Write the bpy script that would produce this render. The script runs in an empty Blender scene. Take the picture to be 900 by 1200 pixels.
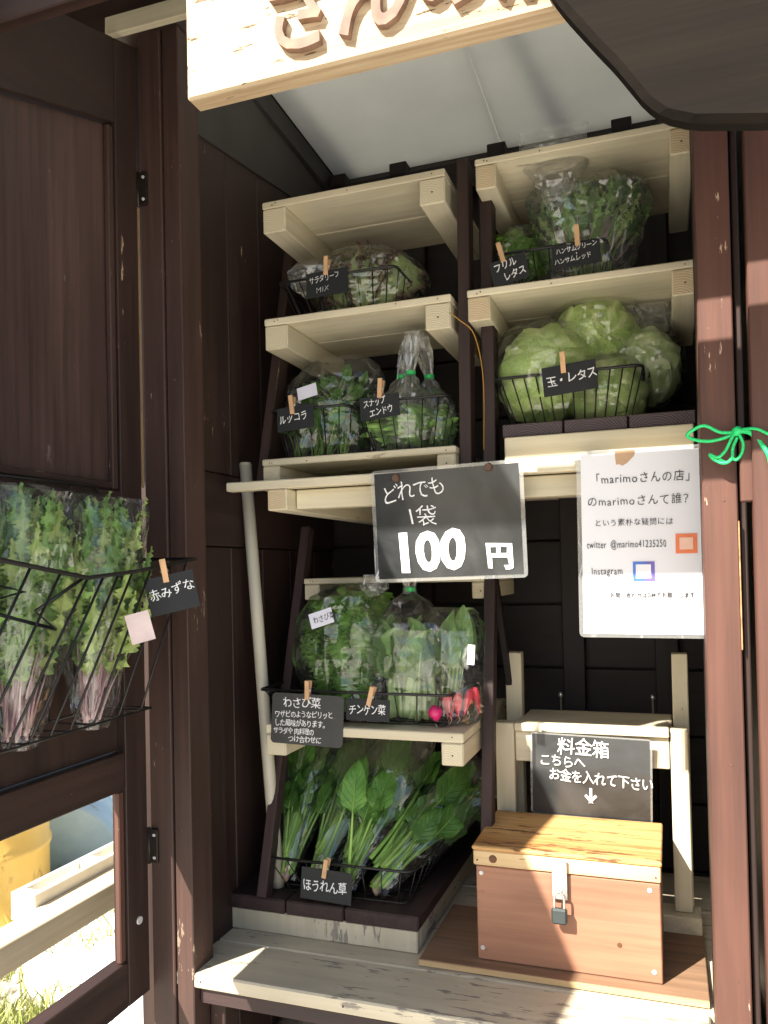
import bpy, bmesh, math, random
from mathutils import Vector, Matrix, Euler, noise
R = math.radians
C = bpy.context.scene.collection
S = bpy.context.scene
random.seed(7)

# ------------------------------------------------------------ camera, world, sun, exposure
cam_d = bpy.data.cameras.new('camera'); cam = bpy.data.objects.new('camera', cam_d); C.objects.link(cam)
S.camera = cam
S.render.resolution_x, S.render.resolution_y = 768, 1024
cam_d.sensor_fit = 'VERTICAL'; cam_d.sensor_height = 36.0
cam_d.lens = 940 / 1200 * 36.0
cam_d.shift_y = 55 / 1200
cam_d.clip_start = 0.02; cam_d.clip_end = 500
yaw, pitch, roll = R(19.4), R(.9), R(-1.23)
fw = Vector((-math.sin(yaw)*math.cos(pitch), math.cos(yaw)*math.cos(pitch), math.sin(pitch)))
r0 = Vector((math.cos(yaw), math.sin(yaw), 0)); u0 = r0.cross(fw)
rt = r0*math.cos(roll) + u0*math.sin(roll); up = -r0*math.sin(roll) + u0*math.cos(roll)
m = Matrix((rt, up, -fw)).transposed().to_4x4(); m.translation = (0, 0, 1.4)
cam.matrix_world = m

SUN_AZ, SUN_EL = 30.0, 42.0          # the sun stands behind the camera, 30 degrees to the left
world = bpy.data.worlds.new('World'); S.world = world; world.use_nodes = True
wn = world.node_tree
sky = wn.nodes.new('ShaderNodeTexSky'); sky.sky_type = 'NISHITA'; sky.sun_disc = False
sky.sun_elevation = R(SUN_EL); sky.sun_rotation = R(180 + SUN_AZ)
sky.dust_density = 2.0
wn.links.new(sky.outputs[0], wn.nodes['Background'].inputs[0])
wn.nodes['Background'].inputs[1].default_value = 0.07
sl = bpy.data.lights.new('sun', 'SUN'); sl.energy = 5.0; sl.angle = R(.5); sl.color = (1, .93, .82)
so = bpy.data.objects.new('sun', sl); C.objects.link(so)
sd = Vector((-math.sin(R(SUN_AZ))*math.cos(R(SUN_EL)), -math.cos(R(SUN_AZ))*math.cos(R(SUN_EL)), math.sin(R(SUN_EL))))
so.rotation_euler = sd.to_track_quat('Z', 'Y').to_euler()
so.location = (-3, -5, 6)
S.view_settings.view_transform = 'Standard'; S.view_settings.look = 'None'
S.view_settings.exposure = 1.65; S.view_settings.gamma = 1
S.render.engine = 'CYCLES'
S.cycles.transparent_max_bounces = 40
S.cycles.max_bounces = 8; S.cycles.diffuse_bounces = 4

# ------------------------------------------------------------ materials
def newmat(name):
    m = bpy.data.materials.new(name); m.use_nodes = True
    nt = m.node_tree; return m, nt, nt.nodes['Principled BSDF']
def N(nt, t, **kw):
    n = nt.nodes.new(t)
    for k, v in kw.items():
        if k in n.inputs: n.inputs[k].default_value = v
        else: setattr(n, k, v)
    return n
def coords(nt, scale, jitter=True):
    tc = N(nt, 'ShaderNodeTexCoord'); mp = N(nt, 'ShaderNodeMapping'); mp.inputs['Scale'].default_value = scale
    if jitter:
        oi = N(nt, 'ShaderNodeObjectInfo'); mu = N(nt, 'ShaderNodeMath', operation='MULTIPLY'); mu.inputs[1].default_value = 37.0
        ad = N(nt, 'ShaderNodeVectorMath', operation='ADD')
        nt.links.new(oi.outputs['Random'], mu.inputs[0]); nt.links.new(tc.outputs['Object'], ad.inputs[0]); nt.links.new(mu.outputs[0], ad.inputs[1])
        nt.links.new(ad.outputs[0], mp.inputs[0])
    else: nt.links.new(tc.outputs['Object'], mp.inputs[0])
    return mp
def ramp(nt, stops):
    r = N(nt, 'ShaderNodeValToRGB'); e = r.color_ramp.elements
    while len(e) < len(stops): e.new(.5)
    for i, (p, c) in enumerate(stops):
        e[i].position = p; e[i].color = (*c, 1) if len(c) == 3 else c
    return r
def mix(nt, a, b, fac):
    x = N(nt, 'ShaderNodeMix', data_type='RGBA')
    for s, v in ((6, a), (7, b), (0, fac)):
        if hasattr(v, 'links'): nt.links.new(v, x.inputs[s])
        else: x.inputs[s].default_value = (*v, 1) if isinstance(v, tuple) else v
    return x.outputs[2]
_w = {}
def wood(kind, axis='x'):
    """painted or bare wood; the grain runs along the axis"""
    key = kind + axis
    if key in _w: return _w[key]
    spec = dict(maroon=((.042, .023, .018), (.026, .0145, .0125), (.42, .30, .20), .50, .735, .30),
                maroonpost=((.110, .049, .035), (.078, .036, .027), (.50, .36, .27), .55, .70, .35),
                maroonpanel=((.090, .052, .046), (.050, .030, .027), (.14, .10, .09), .42, .74, .25),
                maroonmid=((.066, .036, .029), (.045, .026, .021), (.30, .22, .16), .5, .71, .35),
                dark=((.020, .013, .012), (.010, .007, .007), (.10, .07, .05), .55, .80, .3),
                deck=((.052, .030, .028), (.028, .018, .018), (.25, .20, .17), .55, .74, .5),
                cream=((.70, .635, .47), (.61, .54, .385), (.36, .29, .20), .55, .715, .45),
                creamworn=((.58, .52, .39), (.52, .46, .34), (.27, .24, .20), .5, .635, .45),
                pine=((.62, .45, .25), (.50, .34, .17), (.34, .20, .09), .6, .72, .4),
                pale=((.70, .60, .42), (.60, .49, .31), (.45, .32, .17), .6, .70, .4),
                sign=((.62, .49, .32), (.38, .25, .14), (.16, .085, .04), .6, .625, 1.0),
                knotwood=((.16, .07, .03), (.08, .035, .018), (.05, .02, .01), .5, .66, .5),
                blurdark=((.014, .011, .0085), (.009, .0075, .006), (.04, .03, .025), .9, .78, .6),  # near-black so the sunlit stand-in for the blur looks unlit
                ply=((.37, .185, .115), (.30, .142, .088), (.22, .10, .06), .5, .68, .2),
                lid=((.66, .40, .16), (.42, .20, .065), (.16, .075, .03), .45, .62, .3),
                baseply=((.27, .165, .10), (.18, .105, .065), (.42, .33, .25), .6, .72, .3),
                grey=((.30, .30, .28), (.22, .22, .20), (.4, .4, .38), .7, .70, .4))[kind]
    c1, c2, c3, rough, wear, bumpv = spec
    m, nt, bs = newmat(kind + '_wood_' + axis)
    k = {'x': 0, 'y': 1, 'z': 2}[axis]
    def sc(a, b): v = [b]*3; v[k] = a; return v
    g = N(nt, 'ShaderNodeTexNoise', Scale=1.0, Detail=6.0, Roughness=.65); nt.links.new(coords(nt, sc(2.2, 60)).outputs[0], g.inputs[0])
    big = N(nt, 'ShaderNodeTexNoise', Scale=1.0, Detail=3.0); nt.links.new(coords(nt, sc(3, 9)).outputs[0], big.inputs[0])
    col = mix(nt, c2, c1, ramp(nt, [(.35, (0,0,0)), (.62, (1,1,1))]).outputs[0])
    rr = nt.nodes[-1]; 
    # connect grain to the ramp that feeds the mix
    for n in nt.nodes:
        if n.type == 'VALTORGB' and not n.inputs[0].is_linked: nt.links.new(g.outputs[0], n.inputs[0])
    w = N(nt, 'ShaderNodeTexNoise', Scale=1.0, Detail=8.0, Roughness=.7); nt.links.new(coords(nt, sc(14, 75)).outputs[0], w.inputs[0])
    # wear needs both a fine fleck and a broad worn patch
    mu = N(nt, 'ShaderNodeMath', operation='MULTIPLY_ADD'); mu.inputs[1].default_value = .45
    nt.links.new(big.outputs[0], mu.inputs[0]); nt.links.new(w.outputs[0], mu.inputs[2])
    wr = ramp(nt, [(wear*1.28, (0,0,0)), (wear*1.28+.03, (1,1,1))]); 
    sub = N(nt, 'ShaderNodeMath', operation='MULTIPLY'); sub.inputs[1].default_value = 1.0
    nt.links.new(mu.outputs[0], sub.inputs[0]); nt.links.new(sub.outputs[0], wr.inputs[0])
    col2 = mix(nt, col, c3, wr.outputs[0])
    br = N(nt, 'ShaderNodeHueSaturation'); mr = N(nt, 'ShaderNodeMapRange'); mr.inputs['To Min'].default_value = .82; mr.inputs['To Max'].default_value = 1.15
    nt.links.new(big.outputs[0], mr.inputs[0]); mr.inputs['From Min'].default_value = .3; mr.inputs['From Max'].default_value = .7
    nt.links.new(mr.outputs[0], br.inputs['Value']); nt.links.new(col2, br.inputs['Color'])
    nt.links.new(br.outputs[0], bs.inputs['Base Color'])
    ro = N(nt, 'ShaderNodeMapRange'); ro.inputs['To Min'].default_value = rough - .1; ro.inputs['To Max'].default_value = rough + .18
    nt.links.new(g.outputs[0], ro.inputs[0]); nt.links.new(ro.outputs[0], bs.inputs['Roughness'])
    bs.inputs['Specular IOR Level'].default_value = .1 if kind == 'blurdark' else .35
    b = N(nt, 'ShaderNodeBump', Strength=bumpv, Distance=.0015)
    a2 = N(nt, 'ShaderNodeMath', operation='SUBTRACT'); nt.links.new(g.outputs[0], a2.inputs[0]); nt.links.new(wr.outputs[0], a2.inputs[1])
    nt.links.new(a2.outputs[0], b.inputs['Height']); nt.links.new(b.outputs[0], bs.inputs['Normal'])
    _w[key] = m; return m
def endgrain(name, c1, c2):
    m, nt, bs = newmat(name)
    w = N(nt, 'ShaderNodeTexWave', wave_type='RINGS', rings_direction='Y'); w.inputs['Scale'].default_value = 75; w.inputs['Distortion'].default_value = 3; w.inputs['Detail'].default_value = 3
    mp = coords(nt, (1, 1, 1), False); mp.inputs['Location'].default_value = (.01, 0, .035); nt.links.new(mp.outputs[0], w.inputs[0])
    nt.links.new(mix(nt, c1, c2, w.outputs['Fac']), bs.inputs['Base Color']); bs.inputs['Roughness'].default_value = .8
    b = N(nt, 'ShaderNodeBump', Strength=.4, Distance=.001); nt.links.new(w.outputs['Fac'], b.inputs['Height']); nt.links.new(b.outputs[0], bs.inputs['Normal'])
    return m
def plain(name, col, rough=.5, metal=0, var=.12, scale=30, bump=0, spec=.5):
    m, nt, bs = newmat(name)
    n = N(nt, 'ShaderNodeTexNoise', Scale=scale, Detail=4.0); nt.links.new(coords(nt, (1,1,1)).outputs[0], n.inputs[0])
    lo = tuple(c*(1-var) for c in col); hi = tuple(min(1, c*(1+var)) for c in col)
    r = ramp(nt, [(.3, lo), (.7, hi)]); nt.links.new(n.outputs[0], r.inputs[0]); nt.links.new(r.outputs[0], bs.inputs['Base Color'])
    bs.inputs['Roughness'].default_value = rough; bs.inputs['Metallic'].default_value = metal; bs.inputs['Specular IOR Level'].default_value = spec
    if bump:
        b = N(nt, 'ShaderNodeBump', Strength=bump, Distance=.002); nt.links.new(n.outputs[0], b.inputs['Height']); nt.links.new(b.outputs[0], bs.inputs['Normal'])
    return m
def leafmat(name, c1, c2, edge=None, stem=None, rough=.42, vein=0.0, trans=.3, estart=.6):
    m, nt, bs = newmat(name)
    n = N(nt, 'ShaderNodeTexNoise', Scale=22.0, Detail=5.0, Roughness=.6); nt.links.new(coords(nt, (1,1,1)).outputs[0], n.inputs[0])
    r = ramp(nt, [(.32, c1), (.68, c2)]); nt.links.new(n.outputs[0], r.inputs[0])
    col = r.outputs[0]
    at = N(nt, 'ShaderNodeAttribute', attribute_name='leaf'); sp = N(nt, 'ShaderNodeSeparateColor'); nt.links.new(at.outputs['Color'], sp.inputs[0])
    if stem:
        rs = ramp(nt, [(.05, (1,1,1)), (.55, (0,0,0))]); nt.links.new(sp.outputs[1], rs.inputs[0]); col = mix(nt, col, stem, rs.outputs[0])
    if edge:
        re = ramp(nt, [(estart, (0,0,0)), (min(1, estart+.35), (1,1,1))])
        ad = N(nt, 'ShaderNodeMath', operation='ADD'); nt.links.new(sp.outputs[0], ad.inputs[0])
        ms = N(nt, 'ShaderNodeMath', operation='MULTIPLY_ADD'); ms.inputs[1].default_value = .7; ms.inputs[2].default_value = -.35
        nt.links.new(n.outputs[0], ms.inputs[0]); nt.links.new(ms.outputs[0], ad.inputs[1]); nt.links.new(ad.outputs[0], re.inputs[0])
        col = mix(nt, col, edge, re.outputs[0])
    # side veins and midrib, drawn from the across / along coordinates of the blade
    vm = None
    if vein:
        a1 = N(nt, 'ShaderNodeMath', operation='MULTIPLY'); a1.inputs[1].default_value = 9.0; nt.links.new(sp.outputs[1], a1.inputs[0])
        a2 = N(nt, 'ShaderNodeMath', operation='MULTIPLY_ADD'); a2.inputs[1].default_value = -2.4; nt.links.new(sp.outputs[0], a2.inputs[0]); nt.links.new(a1.outputs[0], a2.inputs[2])
        a3 = N(nt, 'ShaderNodeMath', operation='PINGPONG'); a3.inputs[1].default_value = .5; nt.links.new(a2.outputs[0], a3.inputs[0])
        a4 = N(nt, 'ShaderNodeMapRange'); a4.inputs['From Max'].default_value = .11; a4.inputs['To Min'].default_value = .7; a4.inputs['To Max'].default_value = 0; nt.links.new(a3.outputs[0], a4.inputs[0])
        a5 = N(nt, 'ShaderNodeMapRange'); a5.inputs['From Max'].default_value = .10; a5.inputs['To Min'].default_value = 1; a5.inputs['To Max'].default_value = 0; nt.links.new(sp.outputs[0], a5.inputs[0])
        a6 = N(nt, 'ShaderNodeMath', operation='MAXIMUM'); nt.links.new(a4.outputs[0], a6.inputs[0]); nt.links.new(a5.outputs[0], a6.inputs[1]); vm = a6.outputs[0]
        if vein < 0: vm = sp.outputs[2]
        vs_ = N(nt, 'ShaderNodeMath', operation='MULTIPLY'); vs_.inputs[1].default_value = abs(vein); nt.links.new(vm, vs_.inputs[0])
        hi = tuple(min(1, c*1.6+.05) for c in c2); col = mix(nt, col, hi, vs_.outputs[0])
    oi = N(nt, 'ShaderNodeObjectInfo'); hs = N(nt, 'ShaderNodeHueSaturation')
    mr = N(nt, 'ShaderNodeMapRange'); mr.inputs['To Min'].default_value = .75; mr.inputs['To Max'].default_value = 1.3
    nt.links.new(oi.outputs['Random'], mr.inputs[0]); nt.links.new(mr.outputs[0], hs.inputs['Value']); nt.links.new(col, hs.inputs['Color'])
    nt.links.new(hs.outputs[0], bs.inputs['Base Color']); bs.inputs['Roughness'].default_value = rough
    wv = N(nt, 'ShaderNodeTexVoronoi', feature='DISTANCE_TO_EDGE'); wv.inputs['Scale'].default_value = 70
    nt.links.new(coords(nt, (1,1,.6)).outputs[0], wv.inputs[0])
    b = N(nt, 'ShaderNodeBump', Strength=.22, Distance=.002); rv = ramp(nt, [(0, (0,0,0)), (.12, (1,1,1))]); nt.links.new(wv.outputs[0], rv.inputs[0])
    nt.links.new(rv.outputs[0], b.inputs['Height']); nt.links.new(b.outputs[0], bs.inputs['Normal'])
    if vm is not None:
        b3 = N(nt, 'ShaderNodeBump', Strength=.7, Distance=.003); nt.links.new(vm, b3.inputs['Height']); nt.links.new(b.outputs[0], b3.inputs['Normal']); nt.links.new(b3.outputs[0], bs.inputs['Normal']); b3.invert = True
    tr = N(nt, 'ShaderNodeBsdfTranslucent'); nt.links.new(hs.outputs[0], tr.inputs[0])
    mx = N(nt, 'ShaderNodeMixShader'); mx.inputs[0].default_value = trans
    out = nt.nodes['Material Output']
    nt.links.new(bs.outputs[0], mx.inputs[1]); nt.links.new(tr.outputs[0], mx.inputs[2]); nt.links.new(mx.outputs[0], out.inputs[0])
    return m
def filmmat(name, haze=.015, gloss=.65, lo=.065, bump=1.0):
    m, nt, bs = newmat(name); nt.nodes.remove(bs)
    tp = N(nt, 'ShaderNodeBsdfTransparent'); tp.inputs[0].default_value = (.98, .985, .985, 1)
    gl = N(nt, 'ShaderNodeBsdfGlossy'); gl.inputs['Roughness'].default_value = .06; gl.inputs[0].default_value = (1, 1, 1, 1)
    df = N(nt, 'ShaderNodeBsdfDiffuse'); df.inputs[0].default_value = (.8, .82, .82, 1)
    n = N(nt, 'ShaderNodeTexNoise', Scale=8.0, Detail=1.5, Distortion=.8); nt.links.new(coords(nt, (1, 1, .5)).outputs[0], n.inputs[0])
    ad = N(nt, 'ShaderNodeMixRGB'); ad.inputs[0].default_value = .08; nt.links.new(coords(nt, (1, 1, .5)).outputs[0], ad.inputs[1]); nt.links.new(n.outputs['Color'], ad.inputs[2])
    v = N(nt, 'ShaderNodeTexVoronoi', Scale=15.0); nt.links.new(ad.outputs[0], v.inputs[0])
    b = N(nt, 'ShaderNodeBump', Strength=bump, Distance=.010); nt.links.new(v.outputs['Distance'], b.inputs['Height']); b.inputs['Distance'].default_value = .018
    b2 = N(nt, 'ShaderNodeBump', Strength=bump*.6, Distance=.02); nt.links.new(n.outputs[0], b2.inputs['Height']); nt.links.new(b.outputs[0], b2.inputs['Normal'])
    nt.links.new(b2.outputs[0], gl.inputs['Normal'])
    lw = N(nt, 'ShaderNodeLayerWeight', Blend=.22); nt.links.new(b2.outputs[0], lw.inputs['Normal'])
    mr = N(nt, 'ShaderNodeMapRange'); mr.inputs['To Min'].default_value = lo; mr.inputs['To Max'].default_value = gloss
    nt.links.new(lw.outputs['Fresnel'], mr.inputs[0])
    m1 = N(nt, 'ShaderNodeMixShader'); nt.links.new(mr.outputs[0], m1.inputs[0]); nt.links.new(tp.outputs[0], m1.inputs[1]); nt.links.new(gl.outputs[0], m1.inputs[2])
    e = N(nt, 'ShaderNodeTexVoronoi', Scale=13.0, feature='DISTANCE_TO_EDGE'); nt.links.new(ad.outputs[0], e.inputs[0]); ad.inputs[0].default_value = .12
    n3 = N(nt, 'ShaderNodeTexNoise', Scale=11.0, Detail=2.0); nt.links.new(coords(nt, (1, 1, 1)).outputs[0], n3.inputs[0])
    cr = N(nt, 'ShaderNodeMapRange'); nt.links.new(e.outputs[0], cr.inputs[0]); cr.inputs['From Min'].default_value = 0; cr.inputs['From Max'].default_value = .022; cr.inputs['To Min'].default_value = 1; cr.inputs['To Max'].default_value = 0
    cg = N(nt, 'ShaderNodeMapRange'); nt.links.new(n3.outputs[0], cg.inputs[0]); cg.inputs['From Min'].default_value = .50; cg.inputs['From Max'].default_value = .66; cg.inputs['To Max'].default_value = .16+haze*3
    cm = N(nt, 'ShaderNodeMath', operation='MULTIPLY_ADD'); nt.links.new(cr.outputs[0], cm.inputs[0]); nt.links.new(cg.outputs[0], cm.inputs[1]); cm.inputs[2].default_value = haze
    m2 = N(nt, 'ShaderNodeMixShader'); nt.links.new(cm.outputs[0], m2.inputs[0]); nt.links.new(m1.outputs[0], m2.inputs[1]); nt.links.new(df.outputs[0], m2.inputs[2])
    nt.links.new(m2.outputs[0], nt.nodes['Material Output'].inputs[0])
    return m
def boardmat(name):     # laminated blackboard print, smeared
    m, nt, bs = newmat(name)
    n = N(nt, 'ShaderNodeTexNoise', Scale=9.0, Detail=7.0, Distortion=1.2); nt.links.new(coords(nt, (1, 1, 1)).outputs[0], n.inputs[0])
    r = ramp(nt, [(.35, (.020, .022, .023)), (.75, (.055, .058, .06))]); nt.links.new(n.outputs[0], r.inputs[0]); nt.links.new(r.outputs[0], bs.inputs['Base Color'])
    bs.inputs['Roughness'].default_value = .16
    b = N(nt, 'ShaderNodeBump', Strength=.12, Distance=.006); nt.links.new(n.outputs[0], b.inputs['Height']); nt.links.new(b.outputs[0], bs.inputs['Normal'])
    return m

M = {}
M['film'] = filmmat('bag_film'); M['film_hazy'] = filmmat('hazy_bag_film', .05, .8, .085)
M['wire'] = plain('black_wire', (.02, .019, .019), .38, .3)
M['card'] = plain('black_card', (.013, .015, .017), .7)
M['chalk'] = plain('chalk_white', (.80, .80, .80), .8, var=.2, scale=300)
M['board'] = boardmat('laminated_blackboard')
M['ink'] = plain('grey_ink', (.035, .035, .04), .6)
M['paper'] = plain('laminated_paper', (.78, .78, .82), .22, var=.03, scale=6, bump=.05)
M['sticker'] = plain('white_sticker', (.74, .74, .84), .6, var=.03)
M['orange'] = plain('orange_print', (.80, .20, .07), .4)
M['purple'] = plain('violet_print', (.16, .12, .50), .4); M['blueprint'] = plain('blue_print', (.06, .16, .55), .4)
M['kraft'] = plain('kraft_tape', (.50, .33, .20), .7)
M['lam'] = filmmat('laminate_rim', .10, .3, .06, .02)
M['pin'] = plain('clothespin_wood', (.62, .38, .20), .7, var=.2)
M['steel'] = plain('zinc_steel', (.62, .62, .60), .35, .9, scale=80)
M['screw'] = plain('pale_screw', (.62, .60, .58), .45, .2, scale=80)
M['rust'] = plain('rusty_tack', (.10, .05, .03), .6, .0, scale=300)
M['hinge'] = plain('dark_hinge', (.03, .022, .02), .4, .5)
M['brass'] = plain('worn_gap_timber', (.28, .18, .09), .6)
M['lock'] = plain('black_padlock', (.035, .045, .045), .4, .1)
M['pvc'] = plain('grey_cream_pipe', (.50, .47, .38), .4, var=.06, scale=8)
M['string'] = plain('green_twine', (.02, .62, .18), .45, var=.3, scale=400, bump=.5)
M['tie'] = plain('green_tape', (.03, .50, .12), .4)
M['yellowcord'] = plain('ochre_cord', (.50, .26, .04), .6)
M['roofw'] = plain('pale_roof_panel', (.72, .73, .70), .6, var=.14, scale=4, bump=.15)
_t = M['roofw'].node_tree; _tr = N(_t, 'ShaderNodeBsdfTranslucent'); _tr.inputs[0].default_value = (.78, .78, .74, 1); _mx = N(_t, 'ShaderNodeMixShader'); _mx.inputs[0].default_value = .28
_t.links.new(_t.nodes['Principled BSDF'].outputs[0], _mx.inputs[1]); _t.links.new(_tr.outputs[0], _mx.inputs[2]); _t.links.new(_mx.outputs[0], _t.nodes['Material Output'].inputs[0])
M['greyply'] = plain('dark_grey_board', (.050, .045, .042), .6, var=.2, scale=8)
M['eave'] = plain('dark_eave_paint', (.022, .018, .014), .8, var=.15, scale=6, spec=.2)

# ------------------------------------------------------------ object helpers
W = {}      # world location of each object that carries children (none of those is rotated unless built in its own frame)
def wl(o): return W.get(o.name, Vector((0,0,0)))
def link(name, mesh, mat=None, parent=None, loc=(0,0,0), rot=(0,0,0), local=False):
    o = bpy.data.objects.new(name, mesh); C.objects.link(o)
    loc = Vector(loc)
    if parent:
        o.parent = parent
        o.location = loc if local else loc - wl(parent)
        W[o.name] = wl(parent) + loc if local else loc
    else: o.location = loc; W[o.name] = loc
    o.rotation_euler = rot
    if mat and mesh and not mesh.materials: mesh.materials.append(mat)
    return o
def tag(o, label=None, cat=None, group=None, kind=None):
    if label: o['label'] = label
    if cat: o['category'] = cat
    if group: o['group'] = group
    if kind: o['kind'] = kind
    return o
def thing(name, label, cat, loc=(0,0,0), rot=(0,0,0), group=None):
    return tag(link(name, None, None, None, loc, rot), label, cat, group)
def mesh_from(bm, name, smooth=False):
    me = bpy.data.meshes.new(name); bm.to_mesh(me); bm.free()
    if smooth:
        for p in me.polygons: p.use_smooth = True
    return me
_bc = {}
def box(name, x, y, z, mat, parent=None, bev=.0018, rot=(0,0,0), local=False):
    """x, y, z: (low, high) pairs"""
    d = (x[1]-x[0], y[1]-y[0], z[1]-z[0])
    key = (round(d[0],4), round(d[1],4), round(d[2],4), mat.name, bev)
    if key not in _bc:
        bm = bmesh.new(); bmesh.ops.create_cube(bm, size=1); bmesh.ops.scale(bm, vec=d, verts=bm.verts)
        if bev: bmesh.ops.bevel(bm, geom=bm.edges[:], offset=min(bev, min(d)*.3), segments=1, affect='EDGES')
        me = mesh_from(bm, name); me.materials.append(mat); _bc[key] = me
    return link(name, _bc[key], None, parent, ((x[0]+x[1])/2, (y[0]+y[1])/2, (z[0]+z[1])/2), rot, local)
def tube_bm(bm, pts, r, n=6, closed=False, flat=1.0, taper=None):
    pts = [Vector(p) for p in pts]; L = len(pts); rings = []
    prev = None
    for i, p in enumerate(pts):
        if closed: d = (pts[(i+1) % L] - pts[i-1]).normalized()
        else: d = (pts[min(i+1, L-1)] - pts[max(i-1, 0)]).normalized()
        a = prev if prev is not None else (Vector((0,0,1)) if abs(d.z) < .9 else Vector((1,0,0)))
        s = d.cross(a)
        if s.length < 1e-5: s = d.cross(Vector((0,1,0)))
        s.normalize(); t = s.cross(d).normalized(); prev = t
        rr = r if taper is None else r*taper(i/(L-1))
        rings.append([bm.verts.new(p + s*math.cos(2*math.pi*k/n)*rr + t*math.sin(2*math.pi*k/n)*rr*flat) for k in range(n)])
    fs = []
    rng = range(L) if closed else range(L-1)
    for i in rng:
        a, b = rings[i], rings[(i+1) % L]
        for k in range(n): fs.append(bm.faces.new((a[k], a[(k+1) % n], b[(k+1) % n], b[k])))
    if not closed: fs.append(bm.faces.new(rings[0][::-1])); fs.append(bm.faces.new(rings[-1]))
    return fs
def spline(p, closed=False, k=6):
    p = [Vector(q) for q in p]; n = len(p); out = []
    for i in range(n if closed else n-1):
        g = lambda j: p[j % n] if closed else p[max(0, min(n-1, j))]
        a, b, c, d = g(i-1), g(i), g(i+1), g(i+2)
        for s_ in range(k):
            t = s_/k; out.append(.5*((2*b)+(c-a)*t+(2*a-5*b+4*c-d)*t*t+(3*b-a-3*c+d)*t*t*t))
    if not closed: out.append(p[-1])
    return out
def tube(name, pts, r, mat, parent=None, n=6, closed=False, local=False, flat=1.0, taper=None):
    if name in ('loop', 'tail', 'cord', 'root_tail', 'shackle'): pts = spline(pts, closed)
    bm = bmesh.new(); c = Vector((0,0,0)) if local else sum((Vector(p) for p in pts), Vector())/len(pts)
    tube_bm(bm, [Vector(p)-c for p in pts], r, n, closed, flat, taper)
    return link(name, mesh_from(bm, name, True), mat, parent, c, (0,0,0), local)
def prism(name, outline, y0, y1, mat, parent=None, bev=.0015):
    """outline: (x, z) points; extruded along y"""
    bm = bmesh.new(); cx = sum(p[0] for p in outline)/len(outline); cz = sum(p[1] for p in outline)/len(outline)
    vs = [bm.verts.new((p[0]-cx, y0, p[1]-cz)) for p in outline]; f = bm.faces.new(vs)
    r = bmesh.ops.extrude_face_region(bm, geom=[f]); vv = [v for v in r['geom'] if isinstance(v, bmesh.types.BMVert)]
    bmesh.ops.translate(bm, vec=(0, y1-y0, 0), verts=vv); bmesh.ops.recalc_face_normals(bm, faces=bm.faces[:])
    if bev: bmesh.ops.bevel(bm, geom=bm.edges[:], offset=bev, segments=1, affect='EDGES')
    return link(name, mesh_from(bm, name), mat, parent, (cx, 0, cz))
def disc(name, loc, r, th, mat, parent, axis='y', local=False, n=14):
    bm = bmesh.new(); bmesh.ops.create_cone(bm, cap_ends=True, segments=n, radius1=r, radius2=r*.8, depth=th)
    if axis == 'y': bmesh.ops.rotate(bm, matrix=Matrix.Rotation(R(90), 3, 'X'), verts=bm.verts)
    if axis == 'x': bmesh.ops.rotate(bm, matrix=Matrix.Rotation(R(90), 3, 'Y'), verts=bm.verts)
    return link(name, mesh_from(bm, name, False), mat, parent, loc, (0,0,0), local)

_fc = {}
def write(parent, text, size, x, z, y, mat, weight=0.0, wob=.03, space=1.0, tilt=0.0, squash=1.0, depth=.0006, name='lettering'):
    """text lying in the xz plane of the parent's own frame, facing -y; (x, z) is the left end of the baseline"""
    cu = bpy.data.curves.new('t', 'FONT'); cu.body = text; cu.size = size; cu.offset = weight*(.25 if size < .035 else 1); cu.extrude = depth/2
    cu.space_character = space; cu.resolution_u = 3
    t = bpy.data.objects.new('t', cu); C.objects.link(t)
    bpy.context.view_layer.update()
    me = bpy.data.meshes.new_from_object(t.evaluated_get(bpy.context.evaluated_depsgraph_get()))
    bpy.data.objects.remove(t); bpy.data.curves.remove(cu)
    sd_ = (sum(ord(c) for c in text) % 97)*1.37
    for v in me.vertices:
        px, py = v.co.x, v.co.y
        k = math.pi/size
        cell = px/size
        dx = wob*size*(math.sin(py*k*1.1+sd_+cell*1.3)+.5*math.sin(py*k*2.3+cell*2.1))
        dy = wob*size*(1.2*math.sin(px*k*.8+sd_)+.6*math.sin(px*k*1.9+py*k+sd_))
        px = (px+dx)*squash; py = py+dy
        v.co.x, v.co.z, v.co.y = px*math.cos(tilt)-py*math.sin(tilt), px*math.sin(tilt)+py*math.cos(tilt), -v.co.z
    me.flip_normals()
    me.materials.clear()
    return link(name, me, mat, parent, (x, y, z), (0,0,0), True)

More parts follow.
